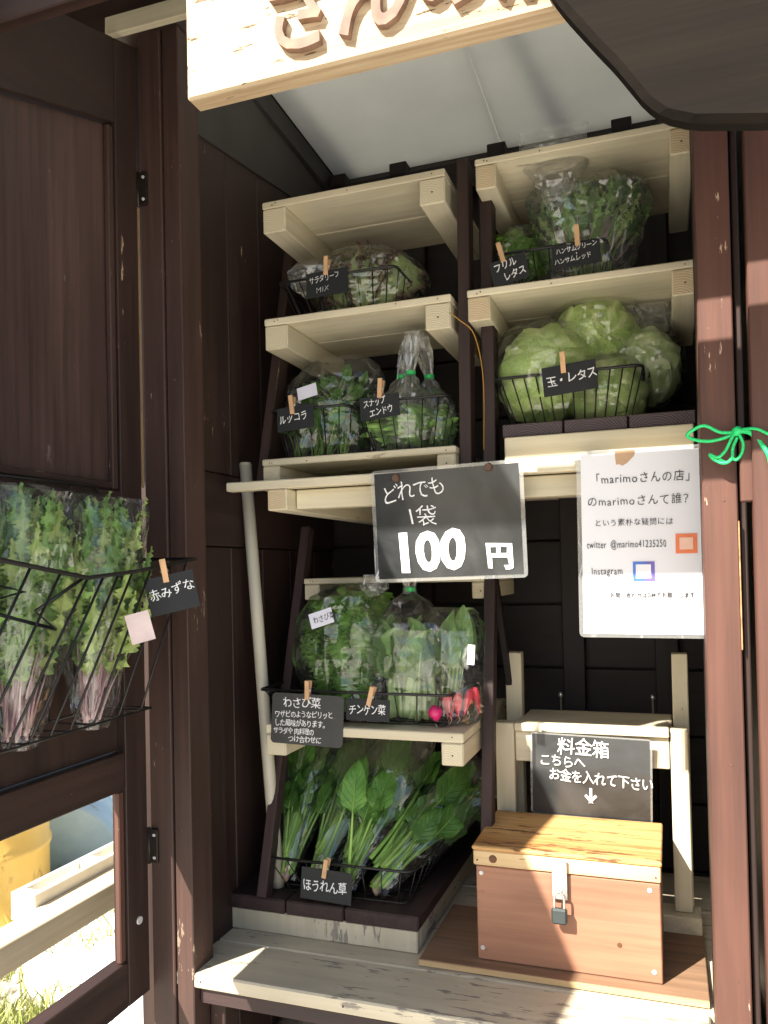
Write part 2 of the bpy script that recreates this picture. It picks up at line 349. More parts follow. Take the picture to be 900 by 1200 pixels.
# ------------------------------------------------------------ leaves
def grid_leaf(bm, lay, p0, d0, L, Wd, outline, curl, cup, ruffle, rk, jag, seed, nv=12, nu=8, s0=0.0):
    """blade starting at p0 (x across, z along, y out)"""
    rnd = random.Random(seed); ph = [rnd.random()*6.28 for _ in range(6)]
    pts = []; p = Vector(p0); ang = d0
    for i in range(nv+1):
        s = i/nv
        row = []
        tang = Vector((0, math.sin(ang), math.cos(ang))); nor = Vector((0, -math.cos(ang), math.sin(ang)))
        w = Wd/2*outline(s)
        for j in range(nu+1):
            u = j/nu*2-1
            jj = 1 + jag*math.sin(s*rk*2.7+ph[0]+(ph[3] if u > 0 else 0))*abs(u) if jag else 1
            off = cup*w*u*u + ruffle*Wd*(abs(u)**1.6)*(math.sin(s*rk+ph[1]+(2.4 if u > 0 else 0))+.5*math.sin(s*rk*2.2+ph[2]+u*2)) + ruffle*.25*Wd*math.sin(u*5+s*6+ph[4])
            co = p + Vector((1,0,0))*w*u*jj + nor*off + tang*(-abs(u)*w*.25)
            v = bm.verts.new(co); v[lay] = (abs(u), s0+(1-s0)*s, 0, 1); row.append(v)
        pts.append(row)
        ang += curl/nv; p = p + tang*L/nv
    for i in range(nv):
        for j in range(nu):
            bm.faces.new((pts[i][j], pts[i][j+1], pts[i+1][j+1], pts[i+1][j]))
def leaf_mesh(name, mat, L, Wd, stem, sr, outline, curl=.5, cup=.2, ruffle=.05, rk=14, jag=0, seed=0, sflat=1.0, nv=12, nu=8, staper=.5, scurl=.1, smat=None):
    bm = bmesh.new(); lay = bm.verts.layers.float_color.new('leaf')
    rnd = random.Random(seed*31+5); side = rnd.uniform(-.1, .1)
    pts = []; ang = 0; p = Vector((0,0,0)); n = 7
    for i in range(n+1):
        pts.append(p.copy()); ang += scurl/n; p = p + Vector((side/n*L*.3, math.sin(ang), math.cos(ang)))*(stem/n if stem else 0)
    if stem:
        fs = tube_bm(bm, [Vector((q.x-pts[-1].x, q.y, q.z)) for q in pts], sr, 6, False, sflat, lambda t: 1-(1-staper)*t)
        for f in fs:
            if smat: f.material_index = 1
            for v in f.verts: v[lay] = (0, 0, 0, 1)
        # midrib up the blade
        q = pts[-1].copy(); q.x = 0; rp = [q]; a = ang
        for i in range(6):
            a += curl/8; q = q + Vector((0, math.sin(a), math.cos(a)))*L*.12; rp.append(q)
        rp = [k + Vector((0, -.0012, 0)) for k in rp]
        for f in tube_bm(bm, rp, sr*staper*.8, 5, False, .6, lambda t: 1-.8*t):
            if smat: f.material_index = 1
            for v in f.verts: v[lay] = (0, .1, 0, 1)
    b0 = pts[-1].copy(); b0.x = 0
    grid_leaf(bm, lay, b0, ang, L, Wd, outline, curl, cup, ruffle, rk, jag, seed, nv, nu, .25 if stem else 0)
    me = mesh_from(bm, name, True); me.materials.append(mat)
    if smat: me.materials.append(smat)
    return me
oval = lambda s: (math.sin(math.pi*min(1, max(0.02, s*.97+.02))**.75))**.75
spade = lambda s: (min(1, s*3.2+.12))*(1-s**2.6)**.6 + .01
fan = lambda s: .25 + .75*(s**.8)*(1-max(0, s-.8)*2.2)
narrow = lambda s: (math.sin(math.pi*min(1, s*.96+.03)))**.6*(.65+.35*math.sin(s*20))

def frame(d, face):
    """matrix whose z is d and whose -y looks along face"""
    z = Vector(d).normalized(); y = -(Vector(face) - z*Vector(face).dot(z)).normalized(); x = y.cross(z)
    return Matrix((x, y, z)).transposed()
def place(name, me, parent, loc, d, face, sc=1.0, roll_=0):
    o = link(name, me, None, parent, loc)
    mt = frame(d, face) @ Matrix.Rotation(roll_, 3, 'Z')
    o.rotation_euler = mt.to_euler(); o.scale = (sc, sc, sc) if not isinstance(sc, tuple) else sc
    return o

# ------------------------------------------------------------ bag film
def sg(v, p): return math.copysign(abs(v)**p, v)
def bag(parent, c, w, d, h, prof, seed=0, mat='film', crink=.05, lean=(0,0), nt_=22, na=34, sq=.75, name='bag_film', twist=0):
    """c: centre of the base (world). prof: list of (t, width factor, depth factor)"""
    rnd = random.Random(seed); bm = bmesh.new(); rings = []
    off = Vector((rnd.random()*50, rnd.random()*50, rnd.random()*50))
    def pr(t):
        for a, b in zip(prof, prof[1:]):
            if a[0] <= t <= b[0]:
                k = (t-a[0])/max(1e-6, b[0]-a[0]); k = k*k*(3-2*k)
                return a[1]+(b[1]-a[1])*k, a[2]+(b[2]-a[2])*k
        return prof[-1][1:]
    for i in range(nt_+1):
        t = i/nt_; a, b = pr(t); row = []
        for k in range(na):
            th = 2*math.pi*k/na
            x = a*w/2*sg(math.cos(th), sq); y = b*d/2*sg(math.sin(th), sq); z = h*t
            q = Vector((x*13, y*13, z*9)) + off
            f = 1 + crink*2.0*noise.noise(q) + crink*.9*noise.noise(q*2.7) + rnd.uniform(-crink, crink)*.35
            if a < .35: f *= 1 + .35*math.sin(k*na/5.0+i*.2)
            zz = z + crink*h*.35*noise.noise(q*.8+Vector((9,9,9))) if 0 < i else z
            row.append(bm.verts.new((x*f+lean[0]*t*t, y*f+lean[1]*t*t, max(0, zz))))
        rings.append(row)
    for i in range(nt_):
        for k in range(na):
            a_, b_, c_, d_ = rings[i][k], rings[i][(k+1) % na], rings[i+1][(k+1) % na], rings[i+1][k]
            if (i+k) % 2: bm.faces.new((a_, b_, c_)); bm.faces.new((a_, c_, d_))
            else: bm.faces.new((a_, b_, d_)); bm.faces.new((b_, c_, d_))
    bm.faces.new(rings[0][::-1])
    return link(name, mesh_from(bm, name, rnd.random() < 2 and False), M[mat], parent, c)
GATHER = [(0, .80, .8), (.08, .98, .98), (.35, 1, 1), (.6, .86, .86), (.74, .30, .3), (.80, .10, .12), (.86, .22, .2), (1, .62, .25)]
FLAT = [(0, .82, .7), (.1, .97, .95), (.5, 1, 1), (.8, 1, .8), (.93, .97, .4), (1, .93, .06)]
ROUND = [(0, .55, .55), (.12, .86, .86), (.4, 1, 1), (.65, .95, .95), (.85, .70, .7), (.96, .34, .34), (1, .06, .06)]

# ============================================================ THE GROUND
def sheet(name, x, y, z, mat, label=None, n=1, kind='structure'):
    bm = bmesh.new()
    vs = [bm.verts.new(p) for p in ((x[0],y[0],z),(x[1],y[0],z),(x[1],y[1],z),(x[0],y[1],z))]; bm.faces.new(vs)
    o = link(name, mesh_from(bm, name), mat); tag(o, kind=kind); return o
gm, nt, bs = newmat('dry_ground')
n1 = N(nt, 'ShaderNodeTexNoise', Scale=3.0, Detail=8.0); nt.links.new(coords(nt, (1,1,1), False).outputs[0], n1.inputs[0])
v1 = N(nt, 'ShaderNodeTexVoronoi', Scale=28.0); nt.links.new(coords(nt, (1,1,1), False).outputs[0], v1.inputs[0])
r1 = ramp(nt, [(.35, (.13, .14, .06)), (.6, (.34, .29, .20))]); nt.links.new(n1.outputs[0], r1.inputs[0])
nt.links.new(mix(nt, r1.outputs[0], (.42, .40, .36), v1.outputs['Color']), bs.inputs['Base Color']); bs.inputs['Roughness'].default_value = .9
bb = N(nt, 'ShaderNodeBump', Strength=.8, Distance=.02); nt.links.new(v1.outputs[0], bb.inputs['Height']); nt.links.new(bb.outputs[0], bs.inputs['Normal'])
sheet('ground', (-150, 150), (-150, 150), 0, gm)
conc = plain('pale_concrete', (.62, .59, .53), .85, var=.12, scale=3, bump=.2)
sheet('concrete_path', (-1.7, 4), (-6, .9), .004, conc)
def slab(name, pts, z0, z1, mat):
    bm = bmesh.new(); vs = [bm.verts.new((p[0], p[1], z0)) for p in pts]; f = bm.faces.new(vs)
    r = bmesh.ops.extrude_face_region(bm, geom=[f]); bmesh.ops.translate(bm, vec=(0,0,z1-z0), verts=[v for v in r['geom'] if isinstance(v, bmesh.types.BMVert)])
    bmesh.ops.recalc_face_normals(bm, faces=bm.faces[:]); bmesh.ops.bevel(bm, geom=bm.edges[:], offset=.008, segments=2, affect='EDGES')
    return link(name, mesh_from(bm, name), mat)
wc = plain('white_concrete', (.80, .79, .76), .8, var=.05, scale=4, bump=.1)
tag(slab('concrete_slab', [(-2.35,2.35), (-1.35,1.75), (-1.2,6.5), (-3.1,6.5), (-2.6,3.4)], -.02, .09, wc), kind='structure')
# grass tufts outside the door opening
def grass(name, n, area, seed, mat, hmin=.06, hmax=.2):
    rnd = random.Random(seed); bm = bmesh.new()
    for i in range(n):
        x = rnd.uniform(*area[0]); y = rnd.uniform(*area[1])
        if noise.noise(Vector((x*3, y*3, seed))) < -.12: continue
        h = rnd.uniform(hmin, hmax); a = rnd.uniform(0, 6.28); lx, ly = rnd.uniform(-.6,.6)*h, rnd.uniform(-.6,.6)*h; w = rnd.uniform(.002, .005)
        ca, sa = math.cos(a)*w, math.sin(a)*w
        b1, b2 = bm.verts.new((x-ca, y-sa, 0)), bm.verts.new((x+ca, y+sa, 0))
        m1, m2 = bm.verts.new((x+lx*.4-ca*.8, y+ly*.4-sa*.8, h*.6)), bm.verts.new((x+lx*.4+ca*.8, y+ly*.4+sa*.8, h*.6))
        tp = bm.verts.new((x+lx, y+ly, h)); bm.faces.new((b1, b2, m2, m1)); bm.faces.new((m1, m2, tp))
    return tag(link(name, mesh_from(bm, name), mat), kind='stuff')
gr = grass('grass', 26000, ((-3.6, -1.25), (1.2, 3.3)), 3, leafmat('grass_blades', (.20, .25, .06), (.42, .42, .14), trans=.2, rough=.7), .03, .16)
tag(gr, 'sunlit yellow green grass and weeds growing outside the door opening', 'grass')
def pebbles():
    rnd = random.Random(5); bm = bmesh.new()
    for i in range(420):
        x, y, r = rnd.uniform(-2.9, -1.3), rnd.uniform(1.3, 2.5), rnd.uniform(.012, .04)
        mt = Matrix.Translation((x, y, r*.4)) @ Euler((rnd.random()*6, rnd.random()*6, rnd.random()*6)).to_matrix().to_4x4() @ Matrix.Diagonal((r, r*.8, r*.6, 1))
        bmesh.ops.create_icosphere(bm, subdivisions=1, radius=1, matrix=mt)
    return link('pebbles', mesh_from(bm, 'pebbles'), plain('pale_stone', (.45, .42, .38), .8, var=.3, scale=6))
tag(pebbles(), 'loose pale pebbles lying among the grass by the kiosk', 'pebbles', kind='stuff')

# ---- drum, lying tank, trestle and crate outside the door opening
def lathe(name, prof, mat, parent=None, loc=(0,0,0), n=40, rot=(0,0,0), local=False, smooth=True):
    bm = bmesh.new(); rings = [[bm.verts.new((r*math.cos(2*math.pi*k/n), r*math.sin(2*math.pi*k/n), z)) for k in range(n)] for r, z in prof]
    for a, b in zip(rings, rings[1:]):
        for k in range(n): bm.faces.new((a[k], a[(k+1)%n], b[(k+1)%n], b[k]))
    bm.faces.new(rings[0][::-1]); bm.faces.new(rings[-1])
    me = mesh_from(bm, name); 
    for p in me.polygons: p.use_smooth = smooth and len(p.vertices) == 4
    return link(name, me, mat, parent, loc, rot, local)
ym, nt, bs = newmat('yellow_rusty_paint')
n1 = N(nt, 'ShaderNodeTexNoise', Scale=7.0, Detail=8.0, Roughness=.7); nt.links.new(coords(nt, (1,1,.5), False).outputs[0], n1.inputs[0])
r1 = ramp(nt, [(.30, (.75, .42, .07)), (.58, (.80, .50, .12)), (.66, (.38, .16, .04))]); nt.links.new(n1.outputs[0], r1.inputs[0]); nt.links.new(r1.outputs[0], bs.inputs['Base Color']); bs.inputs['Roughness'].default_value = .55
bm_, nt, bs = newmat('blue_faded_paint')
n1 = N(nt, 'ShaderNodeTexNoise', Scale=5.0, Detail=8.0, Roughness=.65); nt.links.new(coords(nt, (1,1,1), False).outputs[0], n1.inputs[0])
r1 = ramp(nt, [(.35, (.42, .56, .62)), (.58, (.54, .66, .68)), (.68, (.42, .40, .30))]); nt.links.new(n1.outputs[0], r1.inputs[0]); nt.links.new(r1.outputs[0], bs.inputs['Base Color']); bs.inputs['Roughness'].default_value = .5
t = thing('oil_drum', 'upright yellow steel drum with rust stains standing in the weeds', 'drum', (-2.68, 2.54, 0))
lathe('drum_body', [(.27,0),(.285,.01),(.285,.03),(.275,.04),(.275,.30),(.283,.31),(.283,.33),(.275,.34),(.275,.60),(.283,.61),(.283,.63),(.275,.64),(.275,.86),(.27,.88)], ym, t, (-2.68,2.54,0))
lathe('drum_lid', [(.276,.88),(.288,.885),(.288,.905),(.272,.9),(.26,.885)], ym, t, (-2.68,2.54,0))
t = thing('lying_barrel', 'faded blue barrel lying half sunk on its side behind the yellow drum', 'barrel', (-2.88, 3.22, 0))
b = lathe('barrel_body', [(.27,-.40),(.298,-.385),(.30,-.37),(.292,-.36),(.292,-.14),(.30,-.13),(.30,-.11),(.292,-.1),(.292,.36),(.27,.40)], bm_, t, (-2.88, 3.22, .10), rot=(R(90), 0, R(40)))
b.location.y += 0
t = thing('trestle', 'weathered wooden plank trestle just outside the open door', 'trestle', (-1.13, 1.5, 0))
plankw = wood('pale', 'y')
box('plank', (-1.165, -1.10), (.55, 2.4), (.712, .765), plankw, t)
for yy in (.58, 2.3): box('leg', (-1.155, -1.115), (yy, yy+.04), (0, .711), wood('pale','z'), t)
t = thing('plastic_rail', 'cream plastic rail with long slots lying on the trestle plank', 'rail', (-1.2, 1.55, .766))
cr = plain('cream_plastic', (.80, .76, .66), .4, var=.05)
box('side_wall', (-1.178, -1.166), (1.24, 2.2), (.735, .790), cr, t); box('side_wall', (-1.225, -1.213), (1.24, 2.2), (.735, .790), cr, t)
box('floor', (-1.212, -1.179), (1.24, 2.2), (.74, .752), cr, t, 0)
for ya, yb in ((1.24, 1.27), (1.42, 1.46), (1.62, 1.66), (1.82, 1.86), (2.02, 2.06), (2.17, 2.2)): box('bridge', (-1.212, -1.179), (ya, yb), (.753, .788), cr, t)
wc_ = thing('wire_loop', 'thin pale wire loop lying on the weeds beside the drum', 'wire', (-2.55, 3.1, 0))
tube('wire', [(-2.62,3.1,.02),(-2.6,3.12,.12),(-2.5,3.15,.14),(-2.42,3.12,.06),(-2.35,3.0,.02),(-2.2,3.1,.03)], .004, M['screw'], wc_)

# ============================================================ THE KIOSK
MP, MZ, MX, MY = wood('maroonpost','z'), wood('maroon','z'), wood('maroon','x'), wood('maroon','y')
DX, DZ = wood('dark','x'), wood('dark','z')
K = thing('kiosk', 'dark maroon wooden vegetable kiosk with an open door and cream shelves', 'kiosk', (-.36, 1.6, 0))
FY = 1.22
# left posts
box('post', (-.884, -.838), (FY, FY+.06), (0, 2.6), wood('maroonmid','z'), K)
box('post', (-.836, -.802), (FY+.004, FY+.07), (0, 2.6), wood('maroonmid','z'), K)
box('post', (-.93, -.887), (FY+.03, FY+.09), (0, 2.6), wood('maroon','z'), K)
# right posts
box('post', (.050, .096), (FY, FY+.06), (0, 2.6), MP, K)
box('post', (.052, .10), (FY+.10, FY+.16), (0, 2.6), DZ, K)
box('jamb_strip', (.099, .108), (FY+.012, FY+.05), (0, 2.5), MZ, K)
# right wall and its door edge
t2 = link('wall', None, None, K, (.16, 1.6, 0))
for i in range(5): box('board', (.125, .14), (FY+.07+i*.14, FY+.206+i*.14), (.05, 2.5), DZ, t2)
box('backing_board', (-.86, .16), (1.972, 1.99), (.0, 2.5), M['greyply'], K); box('backing_board', (-.87, -.852), (FY+.05, 1.97), (0, 2.5), M['greyply'], K); box('backing_board', (.145, .16), (FY+.05, 1.97), (0, 2.5), M['greyply'], K)
# left wall: wide upright boards above, a proud band in the middle, boards below
t2 = link('wall', None, None, K, (-.83, 1.6, 0))
for i in range(5):
    y0 = FY+.072+i*.134
    box('board', (-.842, -.826), (y0, y0+.132), (1.60, 2.62), MZ, t2)
    box('board', (-.845, -.829), (y0, y0+.132), (.05, 1.455), MZ, t2)
box('band_board', (-.842, -.822), (FY+.072, 1.94), (1.457, 1.598), MY, t2)
# back wall: horizontal boards and studs
t2 = link('wall', None, None, K, (-.36, 1.96, 0))
z = .10
i = 0
while z < 2.38:
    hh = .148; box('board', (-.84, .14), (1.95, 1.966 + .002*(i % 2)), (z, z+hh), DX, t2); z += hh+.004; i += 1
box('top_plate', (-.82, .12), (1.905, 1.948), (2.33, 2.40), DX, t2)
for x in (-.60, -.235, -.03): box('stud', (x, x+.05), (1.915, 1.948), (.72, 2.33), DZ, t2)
for x in (-.80, -.635, -.385, -.095, .06): box('rafter_end', (x, x+.045), (1.905, 1.94), (2.39, 2.428), DX, t2)
# roof: pale underside panels and dark side boards, sloping down to the back
rf = link('roof', None, None, K, (-.36, 1.3, 2.5))
def roof_z(y): return 2.445 + (1.95-y)*.055
def roof_panel(name, x0, x1, y0, y1, mat, th=.02, dz=0):
    bm = bmesh.new(); cx, cy = (x0+x1)/2, (y0+y1)/2; cz = roof_z(cy)+dz
    vs = []
    for yy in (y0, y1):
        for xx in (x0, x1):
            for zz in (0, th): vs.append(bm.verts.new((xx-cx, yy-cy, roof_z(yy)+dz+zz-cz)))
    bmesh.ops.convex_hull(bm, input=vs)
    return link(name, mesh_from(bm, name), mat, rf, (cx, cy, cz))
for a, b_ in ((-.80, -.36), (-.357, .14)):
    roof_panel('panel', a, b_, .72, 2.1, M['roofw'])
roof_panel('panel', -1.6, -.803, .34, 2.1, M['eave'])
roof_panel('roofing_sheet', -1.65, -.81, .30, 2.15, M['greyply'], .012, .0225)
roof_panel('roofing_sheet', .142, .45, .68, 2.15, M['greyply'], .012, .0225)
roof_panel('rafter', -.845, -.803, 1.292, 1.94, M['greyply'], .05, -.052)
# side board: its lower edge climbs to the back, its face leans in
bm = bmesh.new()
q = [(-.80, 1.292, roof_z(1.292)-.004), (-.81, 1.94, roof_z(1.94)-.004), (-.822, 1.94, 2.33), (-.822, 1.292, 2.238)]
vs = [bm.verts.new(Vector(p)-Vector((-.82,1.4,2.3))) for p in q] + [bm.verts.new(Vector(p)-Vector((-.82,1.4,2.3))+Vector((-.018,0,0))) for p in q]
for f in ((0,1,2,3),(7,6,5,4),(0,4,5,1),(1,5,6,2),(2,6,7,3),(3,7,4,0)): bm.faces.new([vs[k] for k in f])
bmesh.ops.recalc_face_normals(bm, faces=bm.faces[:])
link('side_board', mesh_from(bm, 'side_board'), M['greyply'], rf, (-.82, 1.4, 2.3))
# header over the doorway on the left, cream batten
box('header', (-1.25, -.80), (FY-.01, FY+.03), (2.385, 2.50), MX, K)
box('cream_batten', (-.918, -.70), (1.172, 1.186), (2.360, 2.394), wood('cream','x'), K, rot=(0, R(1), 0))
box('shade_board', (-1.28, .44), (.85, .87), (2.158, 2.49), MX, K)  # unseen board added to keep the sun off the upper shelves
# counter
ct = link('counter', None, None, K, (-.36, 1.5, .69))
CW = wood('creamworn','x')
cb = [(-.86, .046, 1.226, 1.352), (-.836, .12, 1.354, 1.536), (-.836, .12, 1.538, 1.74), (-.836, .12, 1.742, 1.945)]
for (a, b_, y0, y1) in cb: box('counter_board', (a, b_), (y0, y1), (.674, .70), CW, ct, .003)
for xx in (-.79, -.52, -.2, 0): disc('nail', (xx, 1.2258, .687), .0022, .0014, M['rust'], ct, n=8)
box('apron', (-.800, .05), (FY+.02, FY+.05), (.642, .672), wood('deck','x'), ct)
box('leg', (-.80, -.77), (FY+.052, FY+.10), (0, .672), MZ, ct)
box('bearer', (-.826, -.79), (FY+.102, 1.94), (.61, .672), MY, ct)
box('lower_board', (-.80, .05), (1.32, 1.93), (.33, .35), wood('grey','x'), K)
for yy in (1.34, 1.88): box('bearer', (-.80, .05), (yy, yy+.04), (.27, .329), MX, K)

# ---- the open left door, at a right angle to the front
dr = link('door', None, None, K, (-.905, 1.2, 1.5))
dr['label'] = 'open door with one plywood panel and an empty lower opening'
DXa, DXb = -.915, -.885
YN = -.14
def dtop(y): return 2.355 - (1.2-y)*.315
def yz_prism(name, out, mat):
    bm = bmesh.new(); cy = sum(p[0] for p in out)/len(out); cz = sum(p[1] for p in out)/len(out)
    f = bm.faces.new([bm.verts.new((-.015, p[0]-cy, p[1]-cz)) for p in out]); r = bmesh.ops.extrude_face_region(bm, geom=[f])
    bmesh.ops.translate(bm, vec=(.03,0,0), verts=[v for v in r['geom'] if isinstance(v, bmesh.types.BMVert)]); bmesh.ops.recalc_face_normals(bm, faces=bm.faces[:])
    bmesh.ops.bevel(bm, geom=bm.edges[:], offset=.0015, segments=1, affect='EDGES')
    return link(name, mesh_from(bm, name), mat, dr, ((DXa+DXb)/2, cy, cz))
for a, b_ in ((1.155, 1.213), (YN, YN+.06)): yz_prism('stile', [(a,.665),(b_,.665),(b_,dtop(b_)),(a,dtop(a))], MZ)
yz_prism('rail', [(YN+.062, dtop(YN+.062)-.165), (1.153, dtop(1.153)-.150), (1.153, dtop(1.153)), (YN+.062, dtop(YN+.062))], MY)
box('rail', (DXa, DXb), (YN+.062, 1.153), (.665, .742), MY, dr)
box('rail', (DXa, DXb), (YN+.062, 1.153), (1.47, 1.548), MY, dr)
box('rail', (DXa, DXb), (YN+.062, 1.153), (1.035, 1.10), MY, dr)
yz_p = yz_prism('panel', [(YN+.062, 1.550), (1.153, 1.550), (1.153, dtop(1.153)-.152), (YN+.062, dtop(YN+.062)-.167)], wood('maroonpanel','z')); yz_p.scale.x = .3; yz_p.location.x -= .004
box('panel', (DXa+.006, DXb-.014), (YN+.062, 1.153), (1.102, 1.468), MZ, dr)
box('bead', (DXb-.013, DXb-.003), (1.138, 1.152), (1.551, 2.182), wood('maroonmid','z'), dr); box('bead', (DXb-.013, DXb-.003), (1.138, 1.152), (.744, 1.033), MP, dr)
box('bead', (DXb-.013, DXb-.003), (YN+.066, 1.136), (1.551, 1.563), MY, dr)
def hinge(zc):
    h = link('hinge', None, None, dr, (-.88, 1.214, zc))
    box('hinge_leaf', (-.882, -.866), (1.2135, 1.2185), (zc-.030, zc+.030), M['hinge'], h, .0008)
    tube('hinge_pin', [(-.885,1.2165,zc-.032),(-.885,1.2165,zc+.032)], .0035, M['hinge'], h, 8)
    for dz in (-.02, .02): disc('screw', (-.872, 1.2125, zc+dz), .003, .0015, M['screw'], h)
for zc in (2.10, .92): hinge(zc)
box('gap_strip', (-.8865, -.8845), (1.2145, 1.219), (1.56, 2.10), M['brass'], dr, 0)
disc('latch_hole', (-.8845, 1.185, .80), .008, .004, M['screw'], dr, 'x')
# door top edge strip of pale metal
st_ = box('edge_strip', (-.917, -.884), (.3, 1.17), (2.18, 2.187), M['steel'], dr, 0); st_.rotation_euler.x = math.atan(.315); st_.location.z = dtop(.735)+.005

# ---- the right door, folded against the front, and its turn button
d2 = link('door', None, None, K, (.3, 1.2, 1.5)); d2['label'] = 'right door edge closed against the jamb'
box('stile', (.113, .175), (1.188, 1.215), (.3, 2.37), MP, d2); box('stile', (.62, .68), (1.188, 1.215), (.3, 2.37), MZ, d2)
for z0, z1 in ((2.27, 2.37), (1.3, 1.38), (.3, .4)): box('rail', (.177, .618), (1.188, 1.215), (z0, z1), MX, d2)
box('panel', (.177, .618), (1.197, 1.207), (1.382, 2.268), MZ, d2); box('panel', (.177, .618), (1.197, 1.207), (.402, 1.298), MZ, d2)
box('turn_button', (.0985, .120), (1.200, 1.216), (1.485, 1.570), MP, K)
for z_ in (.82, 1.12, 1.49, 1.86): disc('nail', (.078, FY-.0002, z_), .0022, .0014, M['rust'], K, n=8)
for z_ in (.95, 1.35, 1.75, 2.0): disc('nail', (-.820, FY+.0036, z_), .0022, .0014, M['rust'], K, n=8)
# thin orange-brown strip along the edge of the right post
sp_ = plain('orange_brown_strip', (.40, .22, .10), .8, var=.5, scale=90)
box('post_edge_strip', (.0955, .0972), (1.2185, 1.222), (1.28, 1.46), sp_, K, .0005)
# ---- added dark shape for a blur near the lens, near-black so it looks unlit
bk = thing('blur_stand_in', 'added dark shape standing in for a blur near the lens, right of the carved sign', 'board', (.05, .78, 1.9))
prism('blur_shape', [(-.135,2.11),(-.118,2.02),(-.102,1.972),(-.090,1.946),(-.078,1.926),(-.064,1.906),(-.05,1.886),(-.035,1.866),(-.022,1.846),(-.008,1.824),(.008,1.808),(.033,1.797),(.094,1.785),(.42,1.76),(.42,2.11)], .765, .79, wood('blurdark','x'), bk, .006)

# ============================================================ SHELVES
CX_, CY_, CZ_ = wood('cream','x'), wood('cream','y'), wood('cream','z')
EG = endgrain('cream_end_grain', (.64,.52,.34), (.52,.40,.25)); EGC = endgrain('painted_end_grain', (.66,.59,.43), (.60,.53,.37))
DEG = endgrain('dark_end_grain', (.10,.075,.08), (.045,.032,.035))
def shelf(parent, x0, x1, y0, y1, ztop, th=.012, bh=.042, bw=.042, sides=(1,1), eg=EGC, tilt=0):
    s_ = link('shelf', None, None, parent, ((x0+x1)/2, y0, ztop-th)); s_.rotation_euler = (0, tilt, 0)
    ym = (y0+y1)/2
    box('shelf_board', (x0, x1), (y0, ym-.0008), (ztop-th, ztop), CX_, s_, .002)
    box('shelf_board', (x0, x1), (ym+.0008, y1), (ztop-th, ztop), CX_, s_, .002)
    for k, (a, b_) in enumerate(((x0+.001, x0+bw), (x1-bw, x1-.001))):
        if sides[k]:
            box('cleat', (a, b_), (y0+.002, y1), (ztop-th-bh, ztop-th-.0006), CY_, s_, .002)
            box('cleat_end', (a+.002, b_-.002), (y0+.0005, y0+.0045), (ztop-th-bh+.002, ztop-th-.003), eg, s_, 0)
    rn = random.Random(int(ztop*1000+x0*77))
    for xx in (x0+bw*.45, x0+bw*.6, x1-bw*.5, rn.uniform(x0+.08, x1-.08)):
        disc('nail', (xx, y0+.0002, ztop-th*rn.uniform(.35,.65)), .0016, .0014, M['rust'], s_, n=8)
    if sides[1]: disc('nail', (x1-bw*.5, y0+.0004, ztop-th-bh*.55), .0020, .0014, M['rust'], s_, n=8)
    return s_
def upright(parent, a, b, w=.020, d=.038, mat=None):
    """leaning upright from a to b"""
    a, b = Vector(a), Vector(b); v = b-a; bm = bmesh.new(); bmesh.ops.create_cube(bm, size=1); bmesh.ops.scale(bm, vec=(w, d, v.length), verts=bm.verts)
    bmesh.ops.bevel(bm, geom=bm.edges[:], offset=.0015, segments=1, affect='EDGES')
    o = link('upright', mesh_from(bm, 'upright'), mat or MZ, parent, (a+b)/2)
    o.rotation_euler = frame(v, (0,-1,0)).to_euler(); return o
# middle slab: slatted table top resting across the kiosk
t = thing('slatted_shelf', 'long cream slatted middle shelf that the price board hangs from', 'shelf', (-.37, 1.36, 1.53))
box('front_slat', (-.80, .048), (1.36, 1.385), (1.561, 1.578), CX_, t, .002)
k = 0; y = 1.388
while y < 1.92:
    box('slat', (-.74, .048), (y, y+.043), (1.563, 1.5765), CX_, t, .0015); y += .047
for x0 in (-.712, -.36): 
    box('joist', (x0, x0+.040), (1.363, 1.93), (1.520, 1.5605), CY_, t, .002); box('joist_end', (x0+.002, x0+.038), (1.3615, 1.3655), (1.523, 1.558), EG, t, 0)
box('cross_beam', (-.67, .048), (1.40, 1.435), (1.524, 1.5605), CX_, t, .002)
# left upper rack
RK = thing('upper_left_rack', 'leaning rack of three cream shelves at upper left', 'rack', (-.55, 1.42, 1.578))
YS = 1.42
shelf(RK, -.742, -.366, YS, 1.72, 2.139, .014, .048, .05)
shelf(RK, -.742, -.360, YS, 1.72, 1.906, .014, .048, .05)
shelf(RK, -.742, -.352, 1.40, 1.70, 1.624, .013, .033, .036)
upright(RK, (-.752, 1.43, 1.579), (-.752, 1.60, 2.17)); upright(RK, (-.340, 1.44, 1.579), (-.340, 1.47, 2.165), .022)
# right upper rack
RR = thing('upper_right_rack', 'rack of two cream shelves at upper right', 'rack', (-.13, 1.42, 1.6))
shelf(RR, -.310, .060, YS, 1.76, 2.143, .012, .044, .038, eg=EG)
shelf(RR, -.330, .062, YS, 1.76, 1.907, .013, .044, .042, eg=EG)
upright(RR, (-.302, 1.47, 1.579), (-.302, 1.49, 2.13), .024, mat=wood('maroon','z'))
upright(RR, (-.325, 1.56, 1.579), (-.325, 1.56, 2.16), .012, mat=DZ)
box('upright', (.064, .085), (1.50, 1.54), (1.58, 2.14), DZ, RR)
# cream box with dark planks on it
t = thing('plank_platform', 'short row of dark purple planks on a cream board at right', 'platform', (-.1, 1.4, 1.578))
box('cream_board', (-.263, .047), (1.395, 1.42), (1.579, 1.630), CX_, t); box('cream_board', (-.263, .047), (1.80, 1.82), (1.579, 1.630), CX_, t)
for a, b_ in ((-.268, -.163), (-.161, -.056), (-.054, .051)):
    box('dark_plank', (a, b_), (1.405, 1.84), (1.6305, 1.6545), wood('deck','y'), t); box('plank_end', (a+.0015, b_-.0015), (1.4035, 1.4065), (1.632, 1.653), DEG, t, 0)
